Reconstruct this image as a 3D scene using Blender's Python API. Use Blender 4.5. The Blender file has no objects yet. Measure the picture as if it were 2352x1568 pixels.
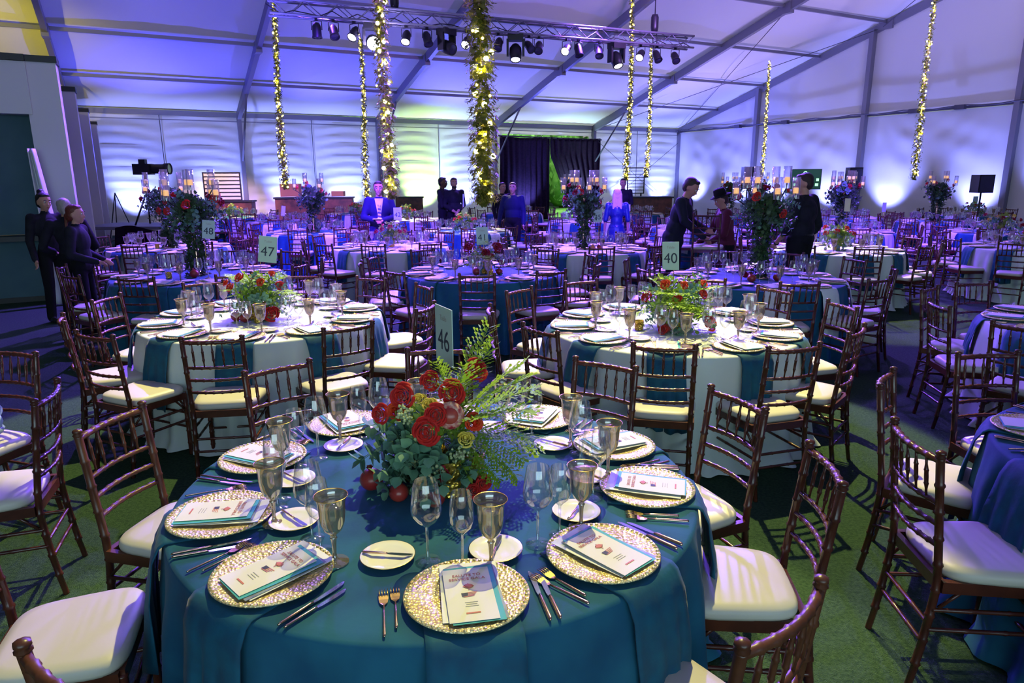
import bpy, math, random
import numpy as np
from mathutils import Vector, Matrix, Euler
sc = bpy.context.scene
COL = sc.collection
R = math.radians
PI = math.pi
# ---------------------------------------------------------------- camera
cam = bpy.data.cameras.new('camera'); co = bpy.data.objects.new('camera', cam); COL.objects.link(co)
cam.sensor_width = 36; cam.lens = 24.19; cam.clip_end = 300; cam.clip_start = .05
co.matrix_world = Matrix.Translation((0, 0, 1.84)) @ Matrix.Rotation(R(90-13.42), 4, 'X') @ Matrix.Rotation(-.0044, 4, 'Z')
sc.camera = co
sc.view_settings.view_transform = 'Standard'; sc.view_settings.look = 'None'
sc.view_settings.gamma = 1; sc.view_settings.use_curve_mapping = False
sc.view_settings.exposure = 0.35
sc.cycles.max_bounces = 7; sc.cycles.diffuse_bounces = 2; sc.cycles.glossy_bounces = 3
sc.cycles.transmission_bounces = 4; sc.cycles.transparent_max_bounces = 18
sc.cycles.caustics_reflective = False; sc.cycles.caustics_refractive = False
sc.cycles.sample_clamp_indirect = 3.0; sc.cycles.use_denoising = True
sc.cycles.use_adaptive_sampling = True; sc.cycles.adaptive_threshold = 0.04
# ---------------------------------------------------------------- plan of the tent (metres, z up, camera over the origin)
CX, CY = 8.07, 34.74
U = (.8817, .4718); V = (.4718, -.8817)
EAVE = 3.93; SL = math.tan(R(16)); RIDGE = 20.0
def tp(a, s, z=0.0):            # a along the far wall (0 at the gable corner, negative away from it), s out from the far wall
    return Vector((CX + a*U[0] + s*V[0], CY + a*U[1] + s*V[1], z))
def roof_z(s):
    return EAVE + (s if s < RIDGE else 2*RIDGE - s)*SL
UA = math.atan2(U[1], U[0])
# ---------------------------------------------------------------- world
w = bpy.data.worlds.new('world'); sc.world = w; w.use_nodes = True
nt = w.node_tree; bg = nt.nodes['Background']
sky = nt.nodes.new('ShaderNodeTexSky'); sky.sky_type = 'NISHITA'; sky.sun_elevation = R(55); sky.sun_disc = False
nt.links.new(sky.outputs[0], bg.inputs[0]); bg.inputs[1].default_value = .03
# ---------------------------------------------------------------- lights
def lamp(kind, name, loc, target, color, energy, size=.1, cone=None, blend=.3, spread=None, sy=None):
    l = bpy.data.lights.new(name, kind); o = bpy.data.objects.new(name, l); COL.objects.link(o)
    o.location = loc; l.color = color; l.energy = energy
    if target is not None:
        d = Vector(target) - Vector(loc); o.rotation_euler = d.to_track_quat('-Z', 'Y').to_euler()
    if kind == 'AREA':
        l.shape = 'RECTANGLE'; l.size = size; l.size_y = sy or size
        if spread: l.spread = spread
    else: l.shadow_soft_size = size
    if kind == 'SPOT': l.spot_size = R(cone); l.spot_blend = blend
    return o
VIO = (.30, .20, 1.0); BLU = (.16, .22, 1.0); LAV = (.62, .55, 1.0); YEL = (1.0, .86, .30); GRN = (.62, 1.0, .30); TEA = (.55, 1.0, .80)
# blue uplights at the foot of the far wall
for i, a in enumerate((-23.6, -21.0, -18.6, -16.5, -13.4, -11.6, -8.8, -6.4, -3.4, -1.2)):
    c = {4: GRN, 7: (.5, .8, 1.0)}.get(i, (.22, .27, 1.0))
    lamp('SPOT', 'wall_uplight', tp(a, .9, .25), tp(a + .2, .05, 1.9), c, 800, .06, 76, .9)
for i, s in enumerate((1.5, 4.2, 6.2, 8.8, 11.2, 14.2, 16.5, 19)):
    lamp('SPOT', 'wall_uplight', tp(-.9, s, .25), tp(-.05, s, 2.0), (.22, .25, 1.0), 700, .06, 76, .9)
# added spots without fixtures that wash the roof cloth from below
for a, cr in ((-22.5, .07), (-17.5, .08), (-12.5, .13), (-7.5, .14), (-2.5, .14)):
    lamp('SPOT', 'roof_fill_spot', tp(a, 1.6, 2.4), tp(a, 6.0, 7.0), (cr, cr, 1.0), 800, .06, 130, .9)
for s in (6, 12, 17):
    lamp('SPOT', 'roof_fill_spot', tp(-3.0, s, 2.2), tp(-4.5, s, 8.0), (.36, .27, .8), 560, .06, 130, .9)
lamp('SPOT', 'roof_fill_spot', tp(-13, 15, 5.3), tp(-12, 9, 9.0), (.46, .22, 1.0), 620, .06, 150, .9)
lamp('SPOT', 'roof_fill_spot', tp(-22, 13, 4.2), tp(-21, 9, 9.0), (.15, .12, 1.0), 460, .06, 150, .9)
lamp('SPOT', 'roof_fill_spot', tp(-6, 17, 4.2), tp(-4, 12, 9.0), (.62, .46, .85), 400, .06, 150, .9)
# wash from the truss over the room and the yellow pin spots on the near tables
lamp('SPOT', 'violet_mover', (-3.0, 14.4, 4.75), (.2, 2.5, .6), (.13, .06, 1.0), 2600, .10, 75, .5)
lamp('SPOT', 'violet_mover', (2.5, 16.4, 4.6), (2.5, 5.0, .6), (.15, .07, 1.0), 2600, .10, 75, .5)
for (src, tgt, e, cone) in (((.8, 5.6, 6.8), (-.2, 2.3, .7), 3000, 30), ((-1.2, 8.4, 7.2), (-1.95, 5.25, .7), 6000, 28), ((2.0, 8.0, 7.2), (1.22, 4.9, .7), 6500, 28),
                          ((5.6, 14.6, 6.0), (4.9, 10.4, .7), 5000, 24), ((-.6, 18.6, 6.0), (-.95, 14.4, .7), 5000, 22), ((-2.4, 20.6, 5.2), (-2.8, 18.4, .7), 5000, 22),
                          ((-7.3, 21.6, 4.6), (-7.9, 19.9, .7), 5000, 22)):
    lamp('SPOT', 'table_pin_spot', src, tgt, (1.0, .89, .28), e*.62, .05, cone, .12)
# violet wash on the middle of the room
for (src, tgt) in (((-4, 15, 5.5), (-4, 14, .7)), ((2, 17, 5.5), (1, 12, .7)), ((-1.0, 12.5, 5.5), (-1, 10, .7)), ((7, 18, 5.5), (6, 15, .7)), ((4, 14, 5.5), (3.2, 9.5, .7)), ((11, 19, 5.5), (10, 16, .7)), ((-5.5, 12, 5.5), (-4.6, 9.5, .7)), ((0, 20, 5.5), (0, 18, .7))):
    lamp('SPOT', 'violet_wash', src, tgt, (.20, .07, 1.0), 4600, .1, 85, .8)
for (src, tgt, e, cone) in (((-2.6, 4.5, 6.6), (-4.0, 14.3, .6), 9000, 26), ((-.5, 4.5, 6.6), (-1.6, 13.2, 1.0), 8000, 24), ((1.5, 6.0, 6.6), (1.9, 15.5, .8), 9000, 24), ((4.5, 6.0, 6.6), (7.0, 14.5, .8), 9000, 28), ((-1.5, 8.0, 6.3), (-5.5, 18.5, .8), 8000, 26)):
    lamp('SPOT', 'blue_front_spot', src, tgt, (.12, .03, 1.0), e*1.8, .08, cone, .5)
lamp('SPOT', 'bar_fill_spot', (-6.5, 15.5, 5.4), (-9.0, 22.0, 1.3), (1.0, .62, .60), 3600, .1, 26, .6)  # added spots that brighten the slatted board and the bar fronts
lamp('SPOT', 'bar_fill_spot', (-4.5, 15.5, 5.4), (-6.4, 23.3, .9), (1.0, .55, .5), 2000, .1, 24, .6)
# added area lamps: fill from behind the camera, roof bounce, daylight over the meadow
lamp('AREA', 'camera_side_fill', (2.0, -9.0, 3.0), (1.5, 6, .4), (.62, .92, 1.0), 520, 12, sy=4.0)
lamp('AREA', 'roof_bounce', (1, 9, 7.2), (1, 9, 0), (.36, .26, 1.0), 110, 14, sy=14)
lamp('AREA', 'meadow_daylight', tp(-8, -4.5, 9), tp(-8, -3, 0), (.9, 1, .9), 2600, 6)
lamp('SPOT', 'warm_roof_spot', tp(-29.5, 8.5, 2.4), tp(-28.0, 5.0, 5.3), (1.0, .80, .03), 800, .06, 78, .6)
lamp('SPOT', 'warm_roof_spot', tp(-29.5, 14.5, 4.4), tp(-28.5, 9.0, 6.5), (1.0, .80, .03), 500, .06, 80, .6)
# ---------------------------------------------------------------- materials
def mat(name, base=(.8, .8, .8), rough=.5, metal=0.0, emit=None, es=1.0, spec=.5, sheen=0, var=None, vscale=5, bump=0, bscale=50, dist=.01, sss=0, trans=0, kind='noise'):
    m = bpy.data.materials.new(name); m.use_nodes = True; t = m.node_tree; b = t.nodes['Principled BSDF']
    b.inputs['Base Color'].default_value = (*base, 1); b.inputs['Roughness'].default_value = rough; b.inputs['Metallic'].default_value = metal
    b.inputs['Specular IOR Level'].default_value = spec
    if sheen: b.inputs['Sheen Weight'].default_value = sheen; b.inputs['Sheen Roughness'].default_value = .4
    if emit: b.inputs['Emission Color'].default_value = (*emit, 1); b.inputs['Emission Strength'].default_value = es
    tc = t.nodes.new('ShaderNodeTexCoord')
    if var:
        n = t.nodes.new('ShaderNodeTexNoise'); n.inputs['Scale'].default_value = vscale; n.inputs['Detail'].default_value = 3
        r = t.nodes.new('ShaderNodeValToRGB'); r.color_ramp.elements[0].position = .35; r.color_ramp.elements[1].position = .65
        r.color_ramp.elements[0].color = (*base, 1); r.color_ramp.elements[1].color = (*var, 1)
        t.links.new(tc.outputs['Object'], n.inputs[0]); t.links.new(n.outputs[0], r.inputs[0]); t.links.new(r.outputs[0], b.inputs['Base Color'])
    if bump:
        n = t.nodes.new('ShaderNodeTexNoise' if kind == 'noise' else 'ShaderNodeTexVoronoi'); n.inputs['Scale'].default_value = bscale
        if kind == 'noise': n.inputs['Detail'].default_value = 4
        bp = t.nodes.new('ShaderNodeBump'); bp.inputs['Strength'].default_value = bump; bp.inputs['Distance'].default_value = dist
        t.links.new(tc.outputs['Object'], n.inputs[0]); t.links.new(n.outputs[0], bp.inputs['Height']); t.links.new(bp.outputs[0], b.inputs['Normal'])
    if trans:   # thin cloth or leaf: part of the light goes through
        tr = t.nodes.new('ShaderNodeBsdfTranslucent'); tr.inputs[0].default_value = (*base, 1); mx = t.nodes.new('ShaderNodeMixShader'); mx.inputs[0].default_value = trans
        out = t.nodes['Material Output']; t.links.new(b.outputs[0], mx.inputs[1]); t.links.new(tr.outputs[0], mx.inputs[2]); t.links.new(mx.outputs[0], out.inputs[0])
    return m
def glass(name, tint=(.97, .98, .98), face=.06, edge=.75, rough=.02, body=None, bw=0.0):
    m = bpy.data.materials.new(name); m.use_nodes = True; t = m.node_tree; out = t.nodes['Material Output']; t.nodes.remove(t.nodes['Principled BSDF'])
    tr = t.nodes.new('ShaderNodeBsdfTransparent'); tr.inputs[0].default_value = (*tint, 1)
    gl = t.nodes.new('ShaderNodeBsdfAnisotropic'); gl.inputs['Roughness'].default_value = rough; gl.inputs[0].default_value = (1, 1, 1, 1)
    lw = t.nodes.new('ShaderNodeLayerWeight'); lw.inputs[0].default_value = .25
    mr = t.nodes.new('ShaderNodeMapRange'); mr.inputs[3].default_value = face; mr.inputs[4].default_value = edge
    mx = t.nodes.new('ShaderNodeMixShader'); t.links.new(lw.outputs['Facing'], mr.inputs[0]); t.links.new(mr.outputs[0], mx.inputs[0])
    src = tr
    if body:
        df = t.nodes.new('ShaderNodeBsdfDiffuse'); df.inputs[0].default_value = (*body, 1); m2 = t.nodes.new('ShaderNodeMixShader'); m2.inputs[0].default_value = bw
        t.links.new(tr.outputs[0], m2.inputs[1]); t.links.new(df.outputs[0], m2.inputs[2]); src = m2
    t.links.new(src.outputs[0], mx.inputs[1]); t.links.new(gl.outputs[0], mx.inputs[2]); t.links.new(mx.outputs[0], out.inputs[0])
    return m
M = dict(
 grass=mat('artificial_grass', (.026, .060, .034), .95, var=(.050, .100, .055), vscale=60, bump=.9, bscale=220, dist=.02, spec=.1),
 roof=mat('roof_vinyl', (.80, .80, .82), .6, bump=.15, bscale=9, dist=.02, spec=.2, trans=.08),
 wallv=mat('wall_vinyl', (.82, .82, .84), .45, bump=.2, bscale=7, dist=.02, spec=.3, trans=.1),
 alu=mat('aluminium_frame', (.22, .22, .27), .5, .4),
 steel=mat('steel_cable', (.10, .10, .13), .5, .5),
 black=mat('black_metal', (.012, .012, .016), .45, spec=.4), blackcloth=mat('black_drape', (.022, .010, .026), .9, spec=.1, var=(.012, .007, .018), vscale=14),
 wood=mat('mahogany', (.085, .022, .012), .26, var=(.050, .014, .009), vscale=9, bump=.1, bscale=30),
 woodl=mat('mahogany_worn', (.12, .042, .018), .35, var=(.07, .022, .011), vscale=9, bump=.1, bscale=30),
 seat=mat('ivory_vinyl', (.56, .53, .45), .42, bump=.05, bscale=90, dist=.002, spec=.3),
 teal=mat('teal_velvet', (.008, .070, .145), .8, sheen=.06, var=(.014, .112, .19), vscale=5, bump=.15, bscale=60, dist=.004, spec=.2),
 tealn=mat('teal_napkin', (.012, .07, .13), .75, sheen=.08, var=(.010, .10, .17), vscale=14, bump=.3, bscale=18, dist=.01, spec=.2),
 ivory=mat('sage_ivory_linen', (.58, .64, .60), .85, bump=.2, bscale=200, dist=.002, spec=.15),
 ivoryn=mat('ivory_napkin', (.66, .70, .70), .8, bump=.3, bscale=20, dist=.006, spec=.15),
 gold=mat('gold', (.75, .50, .16), .25, 1.0), rose_gold=mat('rose_gold', (.80, .50, .36), .22, 1.0),
 charger=mat('gilt_glass', (.70, .52, .17), .34, .45, var=(.82, .74, .46), vscale=40, bump=1.0, bscale=110, dist=.004, kind='voronoi'),
 china=mat('white_china', (.82, .82, .76), .18, spec=.5), paper=mat('cream_paper', (.74, .74, .62), .7, spec=.2), white=mat('white_paper', (.80, .82, .80), .6, spec=.2),
 tealp=mat('teal_paper', (.08, .42, .44), .6, spec=.2), greyp=mat('photo_print', (.10, .13, .15), .5, var=(.25, .32, .30), vscale=20), ink=mat('dark_ink', (.03, .04, .07), .7), redink=mat('coral_ink', (.55, .17, .10), .7), greyink=mat('grey_ink', (.36, .36, .32), .7),
 leaf=mat('leaf_green', (.15, .30, .03), .5, var=(.32, .46, .06), vscale=12, spec=.3, trans=.25), leafd=mat('leaf_dark', (.03, .075, .03), .5, var=(.07, .13, .05), vscale=12, spec=.3, trans=.15),
 euc=mat('eucalyptus', (.09, .22, .15), .55, var=(.18, .34, .22), vscale=14, spec=.3, trans=.15), fern=mat('asparagus_fern', (.34, .52, .03), .6, var=(.22, .42, .03), vscale=20, spec=.2, trans=.25),
 moss=mat('spanish_moss', (.34, .36, .03), .7, var=(.22, .28, .02), vscale=20, spec=.1, trans=.3), ivy=mat('ivy_leaf', (.10, .13, .018), .5, var=(.22, .23, .03), vscale=14, spec=.3, trans=.3), seed=mat('pale_seed', (.42, .50, .26), .6),
 rose=mat('red_rose', (.42, .008, .010), .55, var=(.58, .02, .012), vscale=16, sheen=.3, spec=.2, trans=.1), roseo=mat('orange_rose', (.62, .08, .015), .55, var=(.70, .03, .012), vscale=16, spec=.2, trans=.1),
 burg=mat('burgundy_dahlia', (.20, .004, .012), .6, var=(.30, .01, .03), vscale=16, spec=.2), yelf=mat('yellow_bloom', (.70, .48, .05), .6, var=(.75, .62, .12), vscale=20, spec=.2),
 pom=mat('pomegranate_skin', (.28, .018, .022), .3, var=(.36, .05, .03), vscale=8, spec=.5), pomin=mat('pomegranate_flesh', (.65, .42, .32), .5, var=(.35, .01, .02), vscale=55), pear=mat('pear_skin', (.45, .25, .05), .4, var=(.42, .12, .03), vscale=8),
 gvase=mat('mercury_gold_glass', (.72, .42, .05), .3, .8, bump=1.0, bscale=70, dist=.01, kind='voronoi', var=(.95, .70, .12), vscale=25),
 wax=mat('candle_wax', (.9, .62, .32), .5, emit=(1.0, .52, .16), es=.9), bulb=mat('fairy_bulb', (1, .8, .4), .5, emit=(1.0, .74, .10), es=8),
 bulbw=mat('warm_bulb', (1, .9, .6), .5, emit=(1.0, .84, .26), es=10),
 string=mat('jute_cord', (.42, .34, .20), .8), lensw=mat('lit_lens', (1, 1, 1), .3, emit=(.72, .70, 1.0), es=14), lensv=mat('bright_lens', (1, 1, 1), .3, emit=(.50, .42, 1.0), es=900), lensd=mat('dark_lens', (.05, .05, .09), .1),
 card=mat('number_card', (.50, .66, .58), .6, spec=.2), cardy=mat('pale_card', (.62, .66, .42), .6),
 barw=mat('bar_walnut', (.16, .05, .03), .45, var=(.06, .02, .016), vscale=6), slat=mat('white_slat', (.85, .78, .72), .6, trans=.2), cardboard=mat('cardboard', (.38, .17, .10), .8), logo=mat('pale_violet_logo', (.42, .33, .48), .6),
 pillar=mat('white_painted_panel', (.62, .62, .66), .5), slate=mat('slate_screen', (.085, .16, .18), .85, var=(.075, .14, .165), vscale=3, spec=.1), drapew=mat('white_drape', (.70, .74, .78), .8, trans=.1),
 bag=mat('plastic_bag', (.42, .62, .60), .25, spec=.6, trans=.3), screen=mat('scoreboard_glass', (.008, .035, .028), .3, emit=(.0, .10, .06), es=.25), scrg=mat('scoreboard_lit', (.3, .8, .4), .5, emit=(.45, 1.0, .55), es=1.1),
 skin=mat('skin_light', (.52, .27, .19), .5, spec=.3), skind=mat('skin_dark', (.13, .06, .035), .5, spec=.3), hairb=mat('brown_hair', (.03, .014, .010), .6, bump=.6, bscale=60), hairk=mat('black_hair', (.010, .007, .007), .5, bump=.5, bscale=60),
 hairy=mat('blonde_hair', (.62, .44, .34), .5, bump=.8, bscale=50), hairr=mat('auburn_hair', (.12, .022, .012), .5, bump=.6, bscale=60), hairg=mat('ash_hair', (.34, .29, .28), .5, bump=.6, bscale=60),
 blk=mat('black_shirt', (.012, .012, .018), .8, spec=.12, var=(.018, .018, .026), vscale=10), navy=mat('navy_shirt', (.010, .014, .055), .7, spec=.12), navys=mat('navy_suit', (.016, .014, .07), .75, spec=.12), pants=mat('black_trousers', (.009, .009, .012), .85, spec=.12),
 satin=mat('blue_satin', (.008, .02, .12), .3, bump=.5, bscale=14, dist=.02), suit=mat('charcoal_suit', (.016, .020, .030), .8, spec=.12), burgj=mat('burgundy_jacket', (.085, .014, .030), .7, spec=.12), shirtw=mat('white_shirt', (.75, .75, .80), .7), tie=mat('grey_tie', (.06, .05, .10), .6), tiel=mat('tie_stripe', (.6, .6, .65), .6),
 felt=mat('black_felt', (.008, .008, .012), .9, spec=.12), eye=mat('eye_white', (.7, .7, .7), .3), iris=mat('iris_dark', (.02, .012, .01), .2), lip=mat('lips', (.38, .11, .09), .4), watch=mat('watch_band', (.01, .01, .01), .4), shoe=mat('shoe_leather', (.01, .01, .01), .3),
 meadow=mat('meadow', (.10, .30, .05), .9, var=(.20, .45, .08), vscale=3), ledg=mat('green_led', (.1, 1, .4), .5, emit=(.1, 1.0, .4), es=6),
 clear=glass('clear_crystal', face=.10, edge=.95, rough=.07), smoke=glass('smoky_amber_glass', (.62, .52, .38), .16, .7, .08, (.30, .25, .17), .42), tube=glass('candle_cylinder_glass', (.95, .96, .98), .08, .85), water=glass('water', (.9, .93, .92), .35, .8, .05, (.6, .6, .5), .25),
)
# ---------------------------------------------------------------- mesh helpers
class MB:
    def __init__(s): s.v = []; s.f = []; s.m = []; s.s = []
    def add(s, vs, fs, mi=0, smooth=True, T=None):
        o = len(s.v)
        if T is not None: vs = [T @ Vector(v) for v in vs]
        s.v.extend([tuple(v) for v in vs]); s.f.extend([tuple(i + o for i in f) for f in fs])
        s.m.extend([mi]*len(fs)); s.s.extend([smooth]*len(fs)); return s
    def box(s, c, d, rz=0, mi=0, T=None):
        x, y, z = (k/2 for k in d); ca, sa = math.cos(rz), math.sin(rz)
        vs = [(c[0] + a*x*ca - b*y*sa, c[1] + a*x*sa + b*y*ca, c[2] + e*z) for e in (-1, 1) for b in (-1, 1) for a in (-1, 1)]
        return s.add(vs, [(0, 2, 3, 1), (4, 5, 7, 6), (0, 1, 5, 4), (2, 6, 7, 3), (0, 4, 6, 2), (1, 3, 7, 5)], mi, False, T)
    def beam(s, a, b, wd, hd, mi=0, up=(0, 0, 1)):
        a, b = Vector(a), Vector(b); d = (b - a).normalized(); x = d.cross(Vector(up))
        if x.length < 1e-4: x = Vector((1, 0, 0))
        x.normalize(); y = x.cross(d).normalized(); vs = [p + x*i*wd/2 + y*j*hd/2 for p in (a, b) for (i, j) in ((-1, -1), (1, -1), (1, 1), (-1, 1))]
        return s.add(vs, [(0, 1, 2, 3), (7, 6, 5, 4), (0, 4, 5, 1), (1, 5, 6, 2), (2, 6, 7, 3), (3, 7, 4, 0)], mi, False)
    def tube(s, pts, rad, n=8, mi=0, cap=True, flat=1.0, T=None):
        pts = [Vector(p) for p in pts]; k = len(pts)
        if not hasattr(rad, '__len__'): rad = [rad]*k
        vs = []; prev = None
        for i in range(k):
            d = (pts[min(i+1, k-1)] - pts[max(i-1, 0)]).normalized()
            if prev is None:
                x = d.orthogonal().normalized()
            else: x = (prev - d*prev.dot(d)).normalized()
            prev = x; y = d.cross(x)
            for j in range(n):
                a = 2*PI*j/n; vs.append(pts[i] + (x*math.cos(a) + y*math.sin(a)*flat)*rad[i])
        fs = [(i*n + j, i*n + (j+1) % n, (i+1)*n + (j+1) % n, (i+1)*n + j) for i in range(k-1) for j in range(n)]
        if cap: fs += [tuple(range(n-1, -1, -1)), tuple(range((k-1)*n, k*n))]
        return s.add(vs, fs, mi, True, T)
    def lathe(s, prof, n=20, mi=0, T=None, wob=None):
        vs = []; k = len(prof)
        for (r, z) in prof:
            for j in range(n):
                a = 2*PI*j/n; rr = r*(wob(a, z) if wob else 1); vs.append((rr*math.cos(a), rr*math.sin(a), z))
        fs = [(i*n + j, i*n + (j+1) % n, (i+1)*n + (j+1) % n, (i+1)*n + j) for i in range(k-1) for j in range(n)]
        return s.add(vs, fs, mi, True, T)
    def ball(s, c, r, n=10, m=7, mi=0, T=None):
        if not hasattr(r, '__len__'): r = (r, r, r)
        vs = [(c[0], c[1], c[2] - r[2])]; fs = []
        for i in range(1, m):
            t = -PI/2 + PI*i/m
            for j in range(n):
                a = 2*PI*j/n; vs.append((c[0] + r[0]*math.cos(t)*math.cos(a), c[1] + r[1]*math.cos(t)*math.sin(a), c[2] + r[2]*math.sin(t)))
        vs.append((c[0], c[1], c[2] + r[2])); L = len(vs) - 1
        for j in range(n): fs.append((0, 1 + (j+1) % n, 1 + j)); fs.append((L, 1 + (m-2)*n + j, 1 + (m-2)*n + (j+1) % n))
        for i in range(m-2):
            for j in range(n): fs.append((1 + i*n + j, 1 + i*n + (j+1) % n, 1 + (i+1)*n + (j+1) % n, 1 + (i+1)*n + j))
        return s.add(vs, fs, mi, True, T)
    def grid(s, P, mi=0, T=None, smooth=True):           # P: rows of points
        a, b = len(P), len(P[0]); vs = [p for row in P for p in row]
        return s.add(vs, [(i*b + j, i*b + j + 1, (i+1)*b + j + 1, (i+1)*b + j) for i in range(a-1) for j in range(b-1)], mi, smooth, T)
    def slab(s, P, th, mi=0, T=None):                    # a sheet with a real thickness downwards along z
        a, b = len(P), len(P[0]); top = [tuple(p) for row in P for p in row]; vs = top + [(x, y, z - th) for (x, y, z) in top]; N = a*b
        fs = [(i*b + j, i*b + j + 1, (i+1)*b + j + 1, (i+1)*b + j) for i in range(a-1) for j in range(b-1)]
        fs += [tuple(N + k for k in f[::-1]) for f in fs]
        ed = [j for j in range(b)] + [i*b + b - 1 for i in range(1, a)] + [(a-1)*b + j for j in range(b-2, -1, -1)] + [i*b for i in range(a-2, 0, -1)]
        fs += [(ed[k], ed[(k+1) % len(ed)], N + ed[(k+1) % len(ed)], N + ed[k])[::-1] for k in range(len(ed))]
        return s.add(vs, fs, mi, False, T)
    def mesh(s, name, mats):
        me = bpy.data.meshes.new(name); me.from_pydata(s.v, [], s.f)
        for m in (mats if isinstance(mats, (list, tuple)) else [mats]): me.materials.append(m)
        me.polygons.foreach_set('material_index', s.m); me.polygons.foreach_set('use_smooth', s.s); me.update(); return me
    def build(s, name, mats, parent=None, loc=(0, 0, 0), rz=0):
        return obj(name, s.mesh(name, mats), parent, loc, rz)
def obj(name, me, parent=None, loc=(0, 0, 0), rz=0):
    o = bpy.data.objects.new(name, me); COL.objects.link(o); o.location = loc; o.rotation_euler = (0, 0, rz)
    if parent: o.parent = parent
    return o
def empty(name, loc=(0, 0, 0), rz=0): o = obj(name, None, None, loc, rz); o.empty_display_size = .05; return o
def tag(o, label, cat, group=None, kind=None):
    o['label'] = label; o['category'] = cat
    if group: o['group'] = group
    if kind: o['kind'] = kind
    return o
def struct(o): o['kind'] = 'structure'; return o
KIDS = {}
def copy_tree(o, loc=None, rz=None, parent=None):
    c = o.copy(); COL.objects.link(c)
    if parent: c.parent = parent
    if o.name not in KIDS: KIDS[o.name] = list(o.children)
    for ch in KIDS[o.name]: copy_tree(ch, parent=c)
    if loc is not None: c.location = loc
    if rz is not None: c.rotation_euler = (0, 0, rz)
    return c
class Proto:                                             # the first use moves the prototype itself, later uses copy it
    def __init__(s, o): s.o = o; s.used = False
    def put(s, loc, rz, label, cat, group):
        if not s.used: s.used = True; c = s.o; c.location = loc; c.rotation_euler = (0, 0, rz); KIDS[c.name] = list(c.children)
        else: c = copy_tree(s.o, loc, rz)
        return tag(c, label, cat, group)
def T4(loc=(0, 0, 0), rot=(0, 0, 0), sc_=1.0):
    return Matrix.Translation(loc) @ Euler(rot).to_matrix().to_4x4() @ Matrix.Scale(sc_, 4)
def textmesh(txt, size, mi_mat, ext=.0006, align='CENTER'):
    c = bpy.data.curves.new('lettering', 'FONT'); c.body = txt; c.size = size; c.extrude = ext; c.align_x = align; c.align_y = 'CENTER'
    o = bpy.data.objects.new('tmp', c); COL.objects.link(o); bpy.context.view_layer.update()
    me = bpy.data.meshes.new_from_object(o.evaluated_get(bpy.context.evaluated_depsgraph_get())); bpy.data.objects.remove(o)
    me.materials.clear(); me.materials.append(mi_mat); return me
def label_text(name, txt, size, m, parent, loc, rot=(0, 0, 0), ext=.0006):
    o = obj(name, textmesh(txt, size, m, ext), parent, loc); o.rotation_euler = rot; return o
# ---------------------------------------------------------------- tent shell
rnd = random.Random(7)
A0, A1, S1 = -45.0, 0.0, 40.0
m = MB(); m.grid([[(-40, -14, 0), (50, -14, 0)], [(-40, 60, 0), (50, 60, 0)]]); struct(m.build('floor', M['grass']))
PUR = [0, 2.6, 5.2, 7.8, 10.4, 13.0, 16.5, 20.0, 23.5, 27.0, 30.5, 34.0, 37.4, 40.0]
m = MB()
for b in range(9):
    a0 = A1 - 5*(b+1)
    for k in range(len(PUR)-1):
        s0, s1 = PUR[k], PUR[k+1]; rows = []
        for i in range(7):
            f = i/6; s_ = s0 + (s1-s0)*f; row = []
            for j in range(13):
                g = j/12; a = a0 + 5*g
                pil = .10*math.sin(PI*f)*math.sin(PI*g)
                wr = .012*math.sin(9*a + 4*s_ + b)*math.sin(PI*f)*math.sin(PI*g)
                row.append(tuple(tp(a, s_, roof_z(s_) + .16 + pil + wr)))
            rows.append(row)
        m.grid(rows)
struct(m.build('ceiling', M['roof']))
def wrinkled(pa, pb, z0, z1, fn, nx=60, nz=44, nrm=(0, 0)):
    rows = []
    for i in range(nz+1):
        z = z0 + (z1-z0)*i/nz; row = []
        for j in range(nx+1):
            g = j/nx; p = pa.lerp(pb, g); d = fn(g, i/nz, z, p); row.append((p.x + nrm[0]*d, p.y + nrm[1]*d, z))
        rows.append(row)
    return rows
def fold_far(b):
    def f(g, h, z, p):
        e = math.sin(PI*g)**.5 if 0 < g < 1 else 0
        half = (g*2) % 1.0; eh = math.sin(PI*half)**.6 if half > 0 else 0
        bow = .35*(half-.5)**2*4 + .10*math.sin(3*half + b)
        w_ = .030*math.sin(2*PI*(z/.36 + bow*1.1 + b*.37)) + .018*math.sin(2*PI*(z/.22 - bow*1.6 + half*.6 + b))
        return eh*w_*min(1, h*6)*(1 - .55*h) + .05*eh*math.sin(PI*h)
    return f
m = MB()
def far_bay(a0, a1, z0, z1, b):
    m.grid(wrinkled(tp(a0, .02), tp(a1, .02), z0, z1, fold_far(b), nrm=V))
for b in range(9):
    a0 = -5*(b+1)
    if b == 1:      # the bay with the open doorway: cloth only above it and beside it
        far_bay(-10, -9.6, 0, EAVE, b); far_bay(-5.2, -5, 0, EAVE, b); far_bay(-9.6, -5.2, 3.62, EAVE, b)
    elif b == 2: far_bay(a0, a0 + 5, 0, EAVE, b)
    else: far_bay(a0, a0 + 5, 0, EAVE, b)
struct(m.build('wall_back', M['wallv']))
m = MB()
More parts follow.
